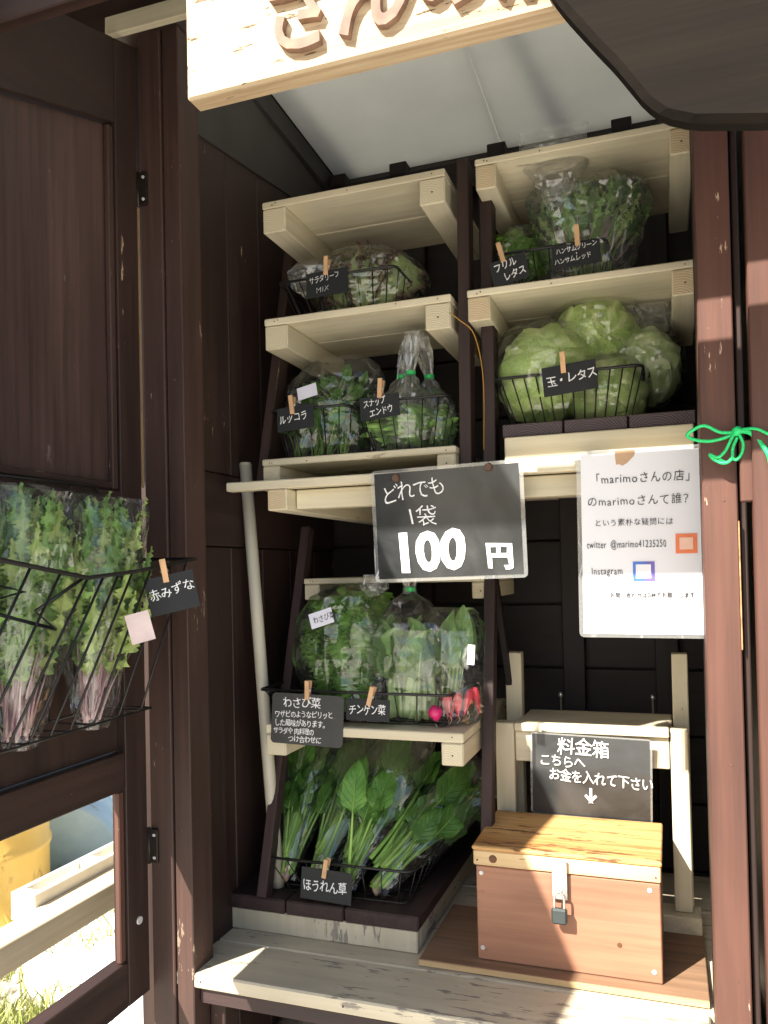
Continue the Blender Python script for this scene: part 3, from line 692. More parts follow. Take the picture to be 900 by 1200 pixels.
# lower left rack
RL = thing('lower_left_rack', 'leaning lower rack with two cream shelves at left', 'rack', (-.54, 1.42, .77))
s4 = shelf(RL, -.742, -.335, 1.58, 1.86, 1.388, .012, .034, .036)
s5 = shelf(RL, -.745, -.350, 1.40, 1.80, 1.108, .018, .042, .042)
upright(RL, (-.758, 1.405, .77), (-.757, 1.64, 1.50), .02, .03, wood('deck','z')); upright(RL, (-.3345, 1.49, .77), (-.334, 1.60, 1.42), .022, .03, wood('deck','z'))
upright(RL, (-.318, 1.72, 1.10), (-.345, 1.66, 1.42), .014, .02, DZ)
# dark deck on its cream box on the counter
t = thing('deck_platform', 'low platform of dark planks over a cream box on the counter', 'platform', (-.64, 1.41, .70))
box('cream_front', (-.836, -.446), (1.405, 1.425), (.701, .742), wood('creamworn','z'), t, .002); box('cream_side', (-.466, -.446), (1.427, 1.90), (.701, .742), wood('creamworn','y'), t)
box('cream_side', (-.836, -.816), (1.427, 1.90), (.701, .742), CY_, t)
for a, b_ in ((-.836, -.712), (-.710, -.590), (-.588, -.442)): box('dark_plank', (a, b_), (1.40, 1.92), (.7425, .770), wood('deck','y'), t, .003)
# pipe
t = thing('plastic_pipe', 'cream plastic pipe standing beside the left wall under the slatted shelf', 'pipe', (-.74, 1.42, .77))
tube('pipe', [(-.812, 1.46, 1.625), (-.792, 1.458, 1.34), (-.772, 1.456, 1.05), (-.752, 1.455, .772)], .0125, M['pvc'], t, 16)
disc('pipe_cap', (-.812, 1.46, 1.627), .0135, .006, M['pvc'], t, 'z')
# bench at right
t = thing('small_bench', 'small cream painted bench frame behind the wooden money box', 'bench', (-.15, 1.62, .70))
box('leg', (-.338, -.300), (1.62, 1.652), (.701, 1.088), CZ_, t); box('leg', (-.002, .030), (1.62, 1.652), (.745, 1.088), CZ_, t)
box('rear_post', (-.330, -.296), (1.70, 1.732), (.701, 1.222), CZ_, t); box('rear_post', (.004, .034), (1.70, 1.732), (.701, 1.224), CZ_, t)
box('seat_board', (-.298, -.004), (1.612, 1.70), (1.073, 1.090), CX_, t); box('seat_board', (-.294, .002), (1.702, 1.79), (1.073, 1.088), CX_, t)
box('front_rail', (-.298, -.004), (1.622, 1.645), (1.012, 1.072), CX_, t)
box('foot_rail', (-.05, .045), (1.600, 1.66), (.701, .744), CY_, t); box('side_rail', (-.296, -.27), (1.65, 1.80), (.701, .73), CY_, t)
for x in (-.225, -.035):
    s_ = lathe('bolt', [(.002,0),(.002,.03),(.005,.031),(.005,.036),(.003,.040)], M['steel'], t, (x, 1.78, 1.089), 10)
# plywood base board + money box
t = thing('base_board', 'worn brown plywood board lying under the money box', 'board', (-.2, 1.48, .70))
box('plywood', (-.432, .047), (1.365, 1.61), (.7012, .7135), wood('baseply','x'), t, .0015)
box('ply_edge', (-.431, .046), (1.3635, 1.3665), (.703, .7125), wood('pine','x'), t, 0)
MB = thing('money_box', 'padlocked wooden money box with a brown body and varnished lid', 'box', (-.18, 1.49, .7135))
PX = wood('ply','x')
box('body_board', (-.331, -.023), (1.394, 1.406), (.7145, .878), PX, MB); box('body_board', (-.331, -.023), (1.588, 1.60), (.7145, .878), PX, MB)
box('body_board', (-.331, -.319), (1.4065, 1.5875), (.7145, .878), wood('ply','y'), MB); box('body_board', (-.035, -.023), (1.4065, 1.5875), (.7145, .878), wood('ply','y'), MB)
box('lid_front', (-.335, -.022), (1.391, 1.405), (.880, .906), wood('pine','x'), MB); box('lid_side', (-.0345, -.022), (1.4055, 1.60), (.880, .906), wood('pine','y'), MB); box('lid_side', (-.335, -.3225), (1.4055, 1.60), (.880, .906), wood('pine','y'), MB)
box('lid_panel', (-.337, -.020), (1.389, 1.607), (.9065, .914), wood('lid','x'), MB, .002)
for x, z_ in ((-.322, .866), (-.322, .735), (-.040, .866), (-.036, .733)): disc('screw', (x, 1.3933, z_), .0042, .0015, M['screw'], MB)
disc('knot', (-.300, 1.3906, .893), .0075, .0014, wood('knotwood','x'), MB)
disc('knot', (-.090, 1.3936, .770), .0045, .0012, wood('knotwood','x'), MB)
for x in (-.328, -.187, -.03): disc('nail', (x, 1.3904, .889), .0018, .0014, M['rust'], MB, n=8)
hs = box('hasp', (-.198, -.172), (1.3845, 1.3875), (.838, .904), M['steel'], MB, .001)
tube('staple', [(-.188,1.392,.852),(-.188,1.379,.852),(-.182,1.379,.852),(-.182,1.392,.852)], .0022, M['steel'], hs, 6)
pl = box('padlock', (-.198, -.172), (1.368, 1.380), (.802, .828), M['lock'], MB, .003)
tube('shackle', [(-.193,1.374,.827),(-.193,1.374,.846),(-.190,1.374,.852),(-.185,1.374,.855),(-.180,1.374,.852),(-.177,1.374,.846),(-.177,1.374,.827)], .0022, M['steel'], pl, 8)

# ============================================================ SIGNS
# carved name board, hanging from the eave in the sun
sg_t = thing('carved_sign', 'sunlit pale wooden sign board with carved Japanese letters under the eave', 'sign', (-.12, .80, 1.95))
sgm = wood('sign','x')
box('sign_board', (-.513, .33), (.80, .828), (1.953, 2.128), sgm, sg_t, .003)
lm = plain('carved_brown', (.20, .12, .08), .7, var=.3, scale=60)
write(sg_t, 'さんの店', .100, -.290, .031, -.004, lm, .0018, .02, .95, 0, .90, .010)
box('hanger', (-.44, -.41), (.829, .845), (2.05, 2.50), wood('maroon','z'), sg_t); box('hanger', (.2, .23), (.829, .845), (2.05, 2.50), wood('maroon','z'), sg_t)
# price board
def laminated(name, label, cat, c, w, h, mat, rot, rim=.004):
    t = thing(name, label, cat, c, rot)
    box('sheet', (-w/2, w/2), (-.0008, .0008), (-h/2, h/2), mat, t, 0, local=True)
    bm = bmesh.new()      # clear laminate margin with rounded corners
    def rr(w_, h_, r, n=5):
        out = []
        for cx, cz, a0 in ((w_/2-r, h_/2-r, 0), (-w_/2+r, h_/2-r, 90), (-w_/2+r, -h_/2+r, 180), (w_/2-r, -h_/2+r, 270)):
            for i in range(n+1):
                a = R(a0+90*i/n); out.append((cx+r*math.cos(a), cz+r*math.sin(a)))
        return out
    o_, i_ = rr(w+2*rim+.006, h+2*rim+.004, .008), rr(w-.002, h-.002, .0001)
    for y in (-.0006, .0006):
        a = [bm.verts.new((p[0], y, p[1])) for p in o_]; b_ = [bm.verts.new((p[0], y*.9, p[1])) for p in i_]
        for k in range(len(a)): bm.faces.new((a[k], a[(k+1) % len(a)], b_[(k+1) % len(a)], b_[k]))
    link('laminate_margin', mesh_from(bm, 'laminate_margin'), M['lam'], t, (0,0,0), (0,0,0), True)
    return t
pb = laminated('price_board', 'large laminated blackboard reading 100 yen for any one bag, tacked to the slatted shelf', 'price board', (-.357, 1.345, 1.482), .258, .187, M['board'], (R(2), R(-1.0), 0))
write(pb, 'どれでも', .037, -.116, .040, -.002, M['chalk'], -.0002, .045, .74, R(7), .9)
write(pb, '1袋', .040, -.072, .000, -.002, M['chalk'], -.0002, .04, 1.0, R(2), .95)
write(pb, '100', .093, -.100, -.080, -.002, M['chalk'], .0035, .012, 1.0, R(1.5), .95)
write(pb, '円', .048, .066, -.078, -.002, M['chalk'], .0018, .03, 1.0, 0, 1.0)
for x in (-.088, .078): disc('tack', (x, -.004, .084 + (.006 if x > 0 else 0)), .0075, .005, M['rust'], pb, 'y', True)
# notice
nb = laminated('paper_notice', 'white laminated notice sheet taped to the cream board beside the right post', 'notice', (-.026, 1.350, 1.437), .208, .293, M['paper'], (R(1), R(.4), 0))
ink = M['ink']
write(nb, '「marimoさんの店」', .0185, -.090, .098, -.002, ink, -.0002, .02, 1.12, 0, .90)
write(nb, 'のmarimoさんて誰？', .0180, -.095, .062, -.002, ink, -.0004, .02, 1.12, 0, .93)
write(nb, 'という素朴な疑問には', .0125, -.084, .029, -.002, ink, -.0003, .03, 1.05, 0, .95)
write(nb, 'twitter  @marimo41235250', .0165, -.096, -.007, -.002, ink, -.0002, .02, 1.10, 0, .585)
write(nb, 'Instagram', .0165, -.090, -.050, -.002, ink, -.0002, .02, 1.15, 0, .66)
write(nb, 'お問い合わせはDMでお願いします', .0098, -.062, -.087, -.002, ink, .0003, .03, 1.02, 0, .84)
box('orange_square', (.040, .072), (-.0022, -.0012), (-.018, .013), M['orange'], nb, 0, local=True)
box('pale_square', (.046, .066), (-.0028, -.0024), (-.012, .007), plain('peach_print', (.80,.50,.38), .4), nb, 0, local=True)
box('frame_print', (-.025, .007), (-.0022, -.0012), (-.061, -.030), M['blueprint'], nb, 0, local=True); box('frame_print', (-.008, .008), (-.0024, -.00225), (-.0608, -.0302), M['purple'], nb, 0, local=True)
box('frame_centre', (-.0205, .0025), (-.0030, -.0026), (-.0565, -.0345), M['paper'], nb, 0, local=True)
bm = bmesh.new(); pts = [(-.050,.150),(-.018,.150),(-.020,.140),(-.026,.134),(-.031,.129),(-.038,.125),(-.044,.128),(-.048,.127)]
bm.faces.new([bm.verts.new((p[0], -.0015, p[1])) for p in pts][::-1]); link('kraft_tape', mesh_from(bm, 'kraft_tape'), M['kraft'], nb, (0,0,0), (0,0,0), True)
# money sign on the bench
mb2 = laminated('money_sign', 'blackboard sign with an arrow pointing down at the money box', 'sign', (-.151, 1.6060, .992), .222, .158, M['board'], (R(4), R(1.2), 0), .001)
write(mb2, '料金箱', .036, -.062, .046, -.003, M['chalk'], .0002, .03, .92, R(-1), .95)
write(mb2, 'こちらへ', .025, -.098, .020, -.003, M['chalk'], .0006, .03, .88, R(-1), .95)
write(mb2, 'お金を入れて下さい', .027, -.080, -.008, -.003, M['chalk'], .0006, .03, .88, R(-2), .86)
write(mb2, '↓', .036, -.012, -.048, -.003, M['chalk'], .0012, .0, 1, 0, .9)

def clothespin(label, c, rot, L=.036, loc_group='clothespins'):
    t = thing('clothespin', label, 'clothespin', c, rot, 'wooden clothespins on the price cards')
    for s_ in (-1, 1):
        bm = bmesh.new(); pr_ = [(-L/2, .0012), (-L*.1, .0012), (L*.05, .0035), (L/2, .006), (L/2, .0085), (L*.05, .0065), (-L/2, .0042)]
        a = [bm.verts.new((-.0042, s_*p[1], p[0])) for p in pr_]; b_ = [bm.verts.new((.0042, s_*p[1], p[0])) for p in pr_]
        bm.faces.new(a); bm.faces.new(b_[::-1])
        for k in range(len(a)): bm.faces.new((a[k], b_[k], b_[(k+1) % len(a)], a[(k+1) % len(a)]))
        bmesh.ops.recalc_face_normals(bm, faces=bm.faces[:])
        link('jaw', mesh_from(bm, 'jaw'), M['pin'], t, (0,0,0), (0,0,0), True)
    tube('spring', [(-.006,0,.0),(.006,0,.0)], .0026, M['steel'], t, 8, local=True)
    return t
def card(label, c, w, h, rot, lines, pin_label, pin=(0,0), pin_tilt=0, rounded=False, mat='card'):
    t = thing('price_card', label, 'price card', c, rot, 'black price cards')
    if rounded:
        bm = bmesh.new(); r = .008; out = []
        for cx, cz, a0 in ((w/2-r, h/2-r, 0), (-w/2+r, h/2-r, 90), (-w/2+r, -h/2+r, 180), (w/2-r, -h/2+r, 270)):
            for i in range(5): a = R(a0+22.5*i); out.append((cx+r*math.cos(a), cz+r*math.sin(a)))
        f = bm.faces.new([bm.verts.new((p[0], -.001, p[1])) for p in out]); r_ = bmesh.ops.extrude_face_region(bm, geom=[f]); bmesh.ops.translate(bm, vec=(0,.002,0), verts=[v for v in r_['geom'] if isinstance(v, bmesh.types.BMVert)])
        bmesh.ops.recalc_face_normals(bm, faces=bm.faces[:]); link('card', mesh_from(bm, 'card'), plain('grey_board_card', (.045,.047,.045), .5), t, (0,0,0), (0,0,0), True)
    else: box('card', (-w/2, w/2), (-.0008, .0008), (-h/2, h/2), M[mat], t, 0, local=True)
    for (tx, size, x, z_, wt, sq_, sp, tl) in lines: write(t, tx, size, x, z_, -.0018, M['chalk'], wt, .035, sp, R(tl), sq_, .0005)
    cc = Vector(c) + Euler(rot).to_matrix() @ Vector((pin[0], -.001, pin[1]))
    clothespin(pin_label, cc, (rot[0], rot[1]+R(pin_tilt), rot[2]))
    return t

# ============================================================ WIRE BASKETS
def basket(label, top, bot, nw, nd, mid=True, r=.0016, hook=False, loc=None):
    """top, bot: four corners each, in order front-left, front-right, back-right, back-left (world)"""
    top = [Vector(p) for p in top]; bot = [Vector(p) for p in bot]; c = sum(bot, Vector())/4
    t = thing('wire_basket', label, 'wire basket', c, group='black wire baskets')
    def rounded(q, k=.012):
        out = []
        for i in range(4):
            p, a, b_ = q[i], q[i-1], q[(i+1) % 4]
            da, db = (a-p).normalized(), (b_-p).normalized()
            out += [p+da*k, p+(da+db)*k*.3, p+db*k]
        return out
    tube('rim', rounded(top), r*1.7, M['wire'], t, 6, True)
    tube('base_loop', rounded(bot, .008), r, M['wire'], t, 5, True)
    if mid:
        md = [b_.lerp(t_, .5) for t_, b_ in zip(top, bot)]
    l = lambda a, b_, k: a.lerp(b_, k)
    for i in range(nw):
        k = (i+.5)/nw
        tube('wire', [l(top[0],top[1],k), l(bot[0],bot[1],k)+Vector((0,0,.003)), l(bot[0],bot[1],k)+Vector((0,.006,-.001)), l(bot[3],bot[2],k)+Vector((0,-.006,-.001)), l(bot[3],bot[2],k)+Vector((0,0,.003)), l(top[3],top[2],k)], r*.8, M['wire'], t, 5)
    for i in range(nd):
        k = (i+.5)/nd
        tube('cross_wire', [l(top[0],top[3],k), l(bot[0],bot[3],k)+Vector((0,0,.002)), l(bot[1],bot[2],k)+Vector((0,0,.002)), l(top[1],top[2],k)], r*.8, M['wire'], t, 5)
    return t
def rect(x0, x1, y0, y1, z): return [(x0,y0,z), (x1,y0,z), (x1,y1,z), (x0,y1,z)]

# ============================================================ VEGETABLES
LM = {}
LM['spinach'] = leafmat('spinach_leaf', (.060, .17, .025), (.115, .27, .048), rough=.38, vein=.35)
LM['spinach_stem'] = leafmat('spinach_stalk', (.20, .38, .07), (.30, .48, .12), rough=.35, trans=.1)
LM['bok'] = leafmat('bok_choy_leaf', (.17, .33, .09), (.29, .48, .16), stem=(.34, .50, .20), rough=.4, vein=.3)
LM['bok_stem'] = leafmat('bok_choy_petiole', (.44, .60, .24), (.58, .72, .36), rough=.35, trans=.1)
LM['lettuce'] = leafmat('head_lettuce_leaf', (.42, .62, .15), (.66, .82, .34), rough=.38, trans=.3, vein=-.5)
LM['lettuce_pale'] = leafmat('pale_lettuce_leaf', (.52, .68, .28), (.74, .85, .50), rough=.42, trans=.3, vein=-.5)
LM['arugula'] = leafmat('rocket_leaf', (.075, .19, .032), (.14, .31, .06), rough=.4, vein=.3)
LM['pea'] = leafmat('snap_pea_pod', (.17, .36, .06), (.32, .54, .15), rough=.35, trans=.1)
LM['frill'] = leafmat('frilled_mustard_leaf', (.10, .25, .025), (.24, .47, .075), rough=.42)
LM['red'] = leafmat('red_leaf_lettuce', (.40, .56, .18), (.60, .72, .36), edge=(.17, .06, .06), rough=.42, estart=.60, vein=.3)
LM['mizuna'] = leafmat('mizuna_leaf', (.17, .36, .07), (.34, .54, .17), rough=.4)
LM['mizuna_y'] = leafmat('yellowing_mizuna_leaf', (.32, .48, .12), (.50, .60, .22), rough=.4)
LM['mizuna_stem'] = leafmat('mizuna_purple_stem', (.40, .17, .28), (.68, .56, .50), rough=.35, trans=.15)
LM['pink_root'] = leafmat('pink_spinach_root', (.50, .30, .24), (.55, .42, .30), rough=.6, trans=0)
LM['radish'] = plain('radish_skin', (.68, .02, .16), .3, var=.2, scale=40); LM['radish2'] = plain('long_radish_skin', (.66, .045, .07), .3, var=.3, scale=40)
LM['root'] = plain('root_hair', (.60, .45, .38), .7)
def variants(n, f): return [f(i) for i in range(n)]
V = {}
V['spinach'] = variants(6, lambda i: leaf_mesh('leaf', LM['spinach'], .098, .052, .13, .0040, spade, .5+.18*i, .22, .085, 13, .04, i, smat=LM['spinach_stem'], scurl=.12*(i-2)))
V['bok'] = variants(5, lambda i: leaf_mesh('leaf', LM['bok'], .105, .092, .080, .021, oval, .15+.12*i, .30, .03, 8, 0, 20+i, sflat=.32, staper=.36, smat=LM['bok_stem'], scurl=.22))
V['arugula'] = variants(6, lambda i: leaf_mesh('leaf', LM['arugula'], .050, .034, .070, .0016, oval, .6+.25*i, .2, .05, 9, .10, 40+i, nv=9, nu=6, smat=LM['spinach_stem'], scurl=.2*(i-3)))
V['radleaf'] = variants(4, lambda i: leaf_mesh('leaf', LM['bok'], .095, .045, .07, .003, oval, .3+.15*i, .25, .04, 9, 0, 60+i, smat=LM['spinach_stem'], scurl=.1))
V['frill'] = variants(6, lambda i: leaf_mesh('leaf', LM['frill'], .10, .085, .03, .0025, fan, .7+.14*i, .25, .085, 40, .22, 80+i, nv=26, nu=14, smat=LM['spinach_stem'], scurl=.2))
V['red'] = variants(6, lambda i: leaf_mesh('leaf', LM['red'], .105, .115, .0, .004, fan, .9+.2*i, .35, .07, 20, .05, 100+i, nv=20, nu=14))
V['herb'] = variants(6, lambda i: leaf_mesh('leaf', LM['spinach'] if i % 2 else LM['mizuna'], .12, .045, .08, .003, spade, .5+.12*i, .2, .10, 18, .15, 120+i, nv=14, nu=6, smat=LM['spinach_stem'], scurl=.15))
V['miz'] = variants(9, lambda i: leaf_mesh('leaf', LM['mizuna' if i % 3 else 'mizuna_y'], .14, .034, .075, .0021, narrow, .2+.13*i, .18, .13, 34, .42, 140+i, nv=38, nu=6, smat=LM['mizuna_stem'], scurl=.15*(i-3)*.5))
def bunch(parent, key, n, base, br, tip, tr, seed, sc=(.8, 1.1), face=(0,-1,0), spread=1.0, name='leaf'):
    """leaves rooted round base, tips spread round tip; br, tr: (rx, ry, rz)"""
    rnd = random.Random(seed)
    for i in range(n):
        a = rnd.uniform(0, 6.283); q = math.sqrt(rnd.random())
        ux, uy = math.cos(a)*q, math.sin(a)*q
        b_ = Vector((base[0]+ux*br[0], base[1]+uy*br[1], base[2]+rnd.uniform(0, br[2])))
        t_ = Vector((tip[0]+ux*tr[0]*spread+rnd.uniform(-.3,.3)*tr[0], tip[1]+uy*tr[1]*spread+rnd.uniform(-.3,.3)*tr[1], tip[2]+rnd.uniform(-tr[2], tr[2])))
        d = t_-b_
        f = Vector(face) + Vector((ux*1.3, uy*.7, 0)) + Vector((rnd.uniform(-.5,.5), rnd.uniform(-.3,.3), rnd.uniform(-.2,.3)))
        place(name, V[key][rnd.randrange(len(V[key]))], parent, b_, d, f, rnd.uniform(*sc))
def clump(parent, key, n, c, rad, seed, sc=(.8, 1.0), up=.8, back=.5, lift=.35):
    """leaves growing up and outward over the surface of an ellipsoid"""
    rnd = random.Random(seed)
    for i in range(n):
        th = rnd.uniform(-math.pi, math.pi); ph = math.asin(rnd.uniform(-.75, 1))
        u = Vector((math.cos(ph)*math.sin(th), -math.cos(ph)*math.cos(th)*(1 if abs(th) < 1.8 else back), math.sin(ph)))
        k = rnd.uniform(.35, .72); p = Vector(c) + Vector((u.x*rad[0]*k, u.y*rad[1]*k, u.z*rad[2]*k - rad[2]*lift))
        d = Vector((u.x*.75+rnd.uniform(-.35,.35), u.y*.30+rnd.uniform(-.2,.2), up+rnd.uniform(-.25,.25)+.3*u.z))
        f = Vector((u.x+rnd.uniform(-.35,.35), u.y-.35, u.z*.6+rnd.uniform(-.2,.4)))
        place('leaf', V[key][rnd.randrange(len(V[key]))], parent, p, d, f, rnd.uniform(*sc))
# lettuce head: overlapping cupped leaves round a core
def cap_mesh(i, mat):
    rnd = random.Random(200+i); bm = bmesh.new(); lay = bm.verts.layers.float_color.new('leaf'); n, mm = 26, 18; ring = []
    A = R(rnd.uniform(62, 78)); ph = [rnd.random()*6.28 for _ in range(4)]
    c = bm.verts.new((0, -1.03, 0)); c[lay] = (0, .3, 0, 1)
    for a in range(1, mm+1):
        al = A*a/mm; row = []
        for k in range(n*2):
            th = math.pi*k/n
            e = (a/mm)
            al2 = al*(1+.10*math.sin(3*th+ph[0])*e+.05*math.sin(7*th+ph[1])*e)
            rad = 1.02+.045*(e**3)*(1+1.1*math.sin(5*th+ph[2])+.7*math.sin(11*th+ph[3])) + .015*math.sin(th*6+ph[1]) + .012*math.cos(2*th)*e
            rad += .010*abs(math.sin(th*5+ph[0]))*e
            rad += .045*noise.noise(Vector((math.cos(th)*al*3, math.sin(th)*al*3, i*7)))
            v = bm.verts.new((rad*math.sin(al2)*math.cos(th), -rad*math.cos(al2), rad*math.sin(al2)*math.sin(th))); v[lay] = (e, .5, abs(math.sin(th*3.5+al*1.2+ph[0]))**10, 1); row.append(v)
        ring.append(row)
    nn = n*2
    for k in range(nn): bm.faces.new((c, ring[0][(k+1) % nn], ring[0][k]))
    for a in range(mm-1):
        for k in range(nn): bm.faces.new((ring[a][k], ring[a][(k+1)%nn], ring[a+1][(k+1)%nn], ring[a+1][k]))
    me = mesh_from(bm, 'leaf', True); me.materials.append(mat); return me
V['cap'] = [cap_mesh(i, LM['lettuce']) for i in range(5)]; V['cap_pale'] = [cap_mesh(i+5, LM['lettuce_pale']) for i in range(4)]
def head(parent, c, r, seed, key='cap', n=11):
    rnd = random.Random(seed); h = link('lettuce_head', None, None, parent, c)
    bm = bmesh.new(); bmesh.ops.create_uvsphere(bm, u_segments=24, v_segments=16, radius=r*.985)
    for v in bm.verts: v.co *= 1+.04*noise.noise(v.co*20)
    link('core', mesh_from(bm, 'core', True), LM['lettuce_pale'], h, c)
    for i in range(n):
        k = .98 + .014*i
        o = link('leaf', V[key][rnd.randrange(len(V[key]))], None, h, c, (rnd.uniform(-.9, .9), rnd.uniform(-3.14, 3.14), rnd.uniform(-1.1, 1.1) + (0 if i > 4 else rnd.uniform(-2, 2))))
        o.scale = (r*k, r*k*.97, r*k*.98)
    return h
def sticker(parent, c, w, h, rot, text=None):
    s_ = link('sticker', None, None, parent, c, rot)
    box('paper_label', (-w/2, w/2), (-.0004, .0004), (-h/2, h/2), M['sticker'], s_, 0, local=True)
    if text: write(s_, text, h*.5, -w*.36, -h*.2, -.001, M['ink'], -.0001, .03, 1, 0, .8, .0003)
def tie(parent, c, w, h=.006):
    bm = bmesh.new(); bmesh.ops.create_cone(bm, cap_ends=True, segments=12, radius1=w, radius2=w, depth=h)
    link('green_tie', mesh_from(bm, 'green_tie'), M['tie'], parent, c)

# --- 1. top left: red leaf lettuce mix
basket('wire basket under the red leaf lettuce on the upper left shelf', rect(-.725, -.475, 1.45, 1.66, 1.985), rect(-.695, -.490, 1.47, 1.64, 1.910), 8, 5)
t = thing('vegetable_bag', 'clear bag of red tipped leaf lettuce on the upper left shelf', 'bag of lettuce', (-.575, 1.545, 1.913))
h0 = link('lettuce_head', None, None, t, (-.57, 1.55, 1.985))
clump(h0, 'red', 46, (-.570, 1.545, 1.985), (.095, .075, .074), 12, (.62, .90), .75)
bag(t, (-.565, 1.545, 1.912), .235, .20, .155, ROUND, 4, crink=.06)
bag(t, (-.675, 1.49, 1.965), .10, .07, .07, [(0,.3,.3),(.3,.9,.9),(.7,1,1),(1,.5,.4)], 41, 'film_hazy', .12, name='bag_neck', nt_=10, na=20)
card('black card reading サラダリーフ MIX on the red leaf lettuce basket', (-.612, 1.437, 1.966), .088, .052, (R(-8), R(-2), 0), [('サラダリーフ', .0165, -.037, .003, -.0008, .68, .9, 4), ('MIX', .0165, -.022, -.018, -.002, .9, 1.1, 2)], 'clothespin on the card of the red leaf lettuce mix', (.0, .034), 4)
# --- 2. second shelf left: rocket, snap peas
basket('wire basket holding the bag of rocket on the second left shelf', rect(-.735, -.570, 1.425, 1.60, 1.722), rect(-.715, -.582, 1.44, 1.585, 1.629), 5, 4)
t = thing('vegetable_bag', 'clear bag of rocket leaves with pale stems beside the snap peas', 'bag of greens', (-.645, 1.52, 1.628))
for q, x in enumerate((-.695, -.665, -.635, -.605)): bunch(t, 'arugula', 20, (x, 1.47+.012*(q%2), 1.633), (.010, .010, .006), (x*.9-.062, 1.53, 1.72), (.030, .05, .015), 30+q, (.70, .95))
bunch(t, 'arugula', 22, (-.64, 1.54, 1.66), (.05, .02, .02), (-.635, 1.53, 1.745), (.05, .04, .015), 37, (.62, .8)); clump(t, 'arugula', 70, (-.630, 1.525, 1.755), (.052, .045, .038), 38, (.42, .58), .3)
bag(t, (-.645, 1.515, 1.628), .178, .165, .215, [(0,.9,.8),(.1,1,1),(.5,1.02,1),(.75,1.15,.8),(.92,.95,.5),(1,.6,.3)], 5, crink=.05, lean=(.02,.02))
sticker(t, (-.655, 1.428, 1.755), .042, .026, (R(-10), R(-12), 0))
card('black card reading ルッコラ on the rocket basket', (-.675, 1.415, 1.703), .078, .048, (R(-6), R(-4), 0), [('ルッコラ', .0195, -.034, -.008, .0002, .80, .95, 4)], 'clothespin on the rocket card', (-.005, .026), -2)
basket('wire basket holding the snap peas on the second left shelf', rect(-.560, -.372, 1.425, 1.60, 1.722), rect(-.535, -.392, 1.44, 1.585, 1.629), 6, 4)
def pod_mesh(i):
    rnd = random.Random(i); bm = bmesh.new(); lay = bm.verts.layers.float_color.new('leaf'); n = 9; pts = [Vector((math.sin(t_*1.0-.5)*0, .012*math.sin(math.pi*t_), (t_-.5)*.075)) for t_ in [k/n for k in range(n+1)]]
    tube_bm(bm, pts,   .0075, 8, False, .6, lambda t_: max(.12, math.sin(math.pi*min(1,max(0,t_)))**.45*(1+.07*math.sin(t_*26))))
    for v in bm.verts: v[lay] = (.3,.8,0,1)
    me = mesh_from(bm, 'pod', True); me.materials.append(LM['pea']); return me
V['pod'] = [pod_mesh(i) for i in range(4)]
for j, (bx, by, lab) in enumerate(((-.505, 1.50, 'leftmost of the three tied bags of snap peas'), (-.462, 1.475, 'middle one of the three tied bags of snap peas'), (-.420, 1.52, 'rightmost of the three tied bags of snap peas'))):
    t = thing('vegetable_bag', lab, 'bag of peas', (bx, by, 1.63), group='tied bags of snap peas'); rnd = random.Random(60+j)
    for i in range(60):
        a = Vector((rnd.gauss(0,1), rnd.gauss(0,1), rnd.gauss(0,1))).normalized()*(rnd.random()**.4)
        o = link('pod', V['pod'][i % 4], None, t, (bx+a.x*.030, by+a.y*.032, 1.68+a.z*.036), (rnd.uniform(-.5,.5)+R(90)*(rnd.random() < .6), rnd.uniform(.6, 2.2), rnd.uniform(-.8, .8)))
    bag(t, (bx, by, 1.629), .092, .095, .235, [(0,.6,.6),(.1,.95,.95),(.28,1.1,1.1),(.45,.85,.8),(.58,.34,.3),(.65,.13,.13),(.72,.22,.2),(.9,.34,.2),(1,.40,.16)], 70+j, 'film_hazy', .05, lean=((.052, .012, -.030)[j], 0))
    tie(t, (bx+(.052, .012, -.030)[j]*.42, by, 1.629+.153), .010, .007)
card('black card reading スナップエンドウ on the snap pea basket', (-.500, 1.414, 1.709), .078, .044, (R(-6), R(-4), 0), [('スナップ', .0165, -.032, .002, .0002, .72, .9, 6), ('エンドウ', .0165, -.020, -.017, .0002, .76, .9, 6)], 'clothespin on the snap pea card', (.004, .034), 8)
# --- 3. top right: frill lettuce and salad greens
basket('wire basket holding the salad greens on the top right shelf', rect(-.285, -.085, 1.45, 1.66, 1.975), rect(-.27, -.10, 1.47, 1.64, 1.912), 7, 5)
t = thing('vegetable_bag', 'clear bag of frilled pale lettuce at the left of the top right shelf', 'bag of lettuce', (-.245, 1.52, 1.912))
clump(t, 'frill', 34, (-.248, 1.53, 1.98), (.040, .045, .062), 21, (.42, .62), .9)
bag(t, (-.248, 1.53, 1.911), .090, .11, .145, ROUND, 7, crink=.07)
t = thing('vegetable_bag', 'clear bag of dark salad greens with a tall ruffled neck, top right shelf', 'bag of greens', (-.15, 1.55, 1.912))
bunch(t, 'herb', 44, (-.12, 1.56, 1.915), (.035, .03, .02), (-.135, 1.53, 2.075), (.065, .05, .015), 22, (.72, .9)); clump(t, 'herb', 60, (-.118, 1.53, 2.015), (.085, .06, .068), 23, (.42, .62), .9); clump(t, 'miz', 60, (-.118, 1.53, 2.02), (.085, .06, .066), 24, (.38, .55), .8)
bag(t, (-.122, 1.535, 1.911), .225, .20, .215, [(0,.5,.6),(.15,.66,.8),(.45,.85,1),(.75,1.02,.95),(.92,.85,.6),(1,.5,.3)], 8, 'film_hazy', .06)
bag(t, (-.172, 1.475, 2.045), .130, .06, .150, [(0,.14,.3),(.12,.25,.6),(.35,.6,1),(.6,.95,.8),(1,1.0,.25)], 9, 'film_hazy', .09, name='bag_neck', nt_=16, na=30, lean=(0,-.01))
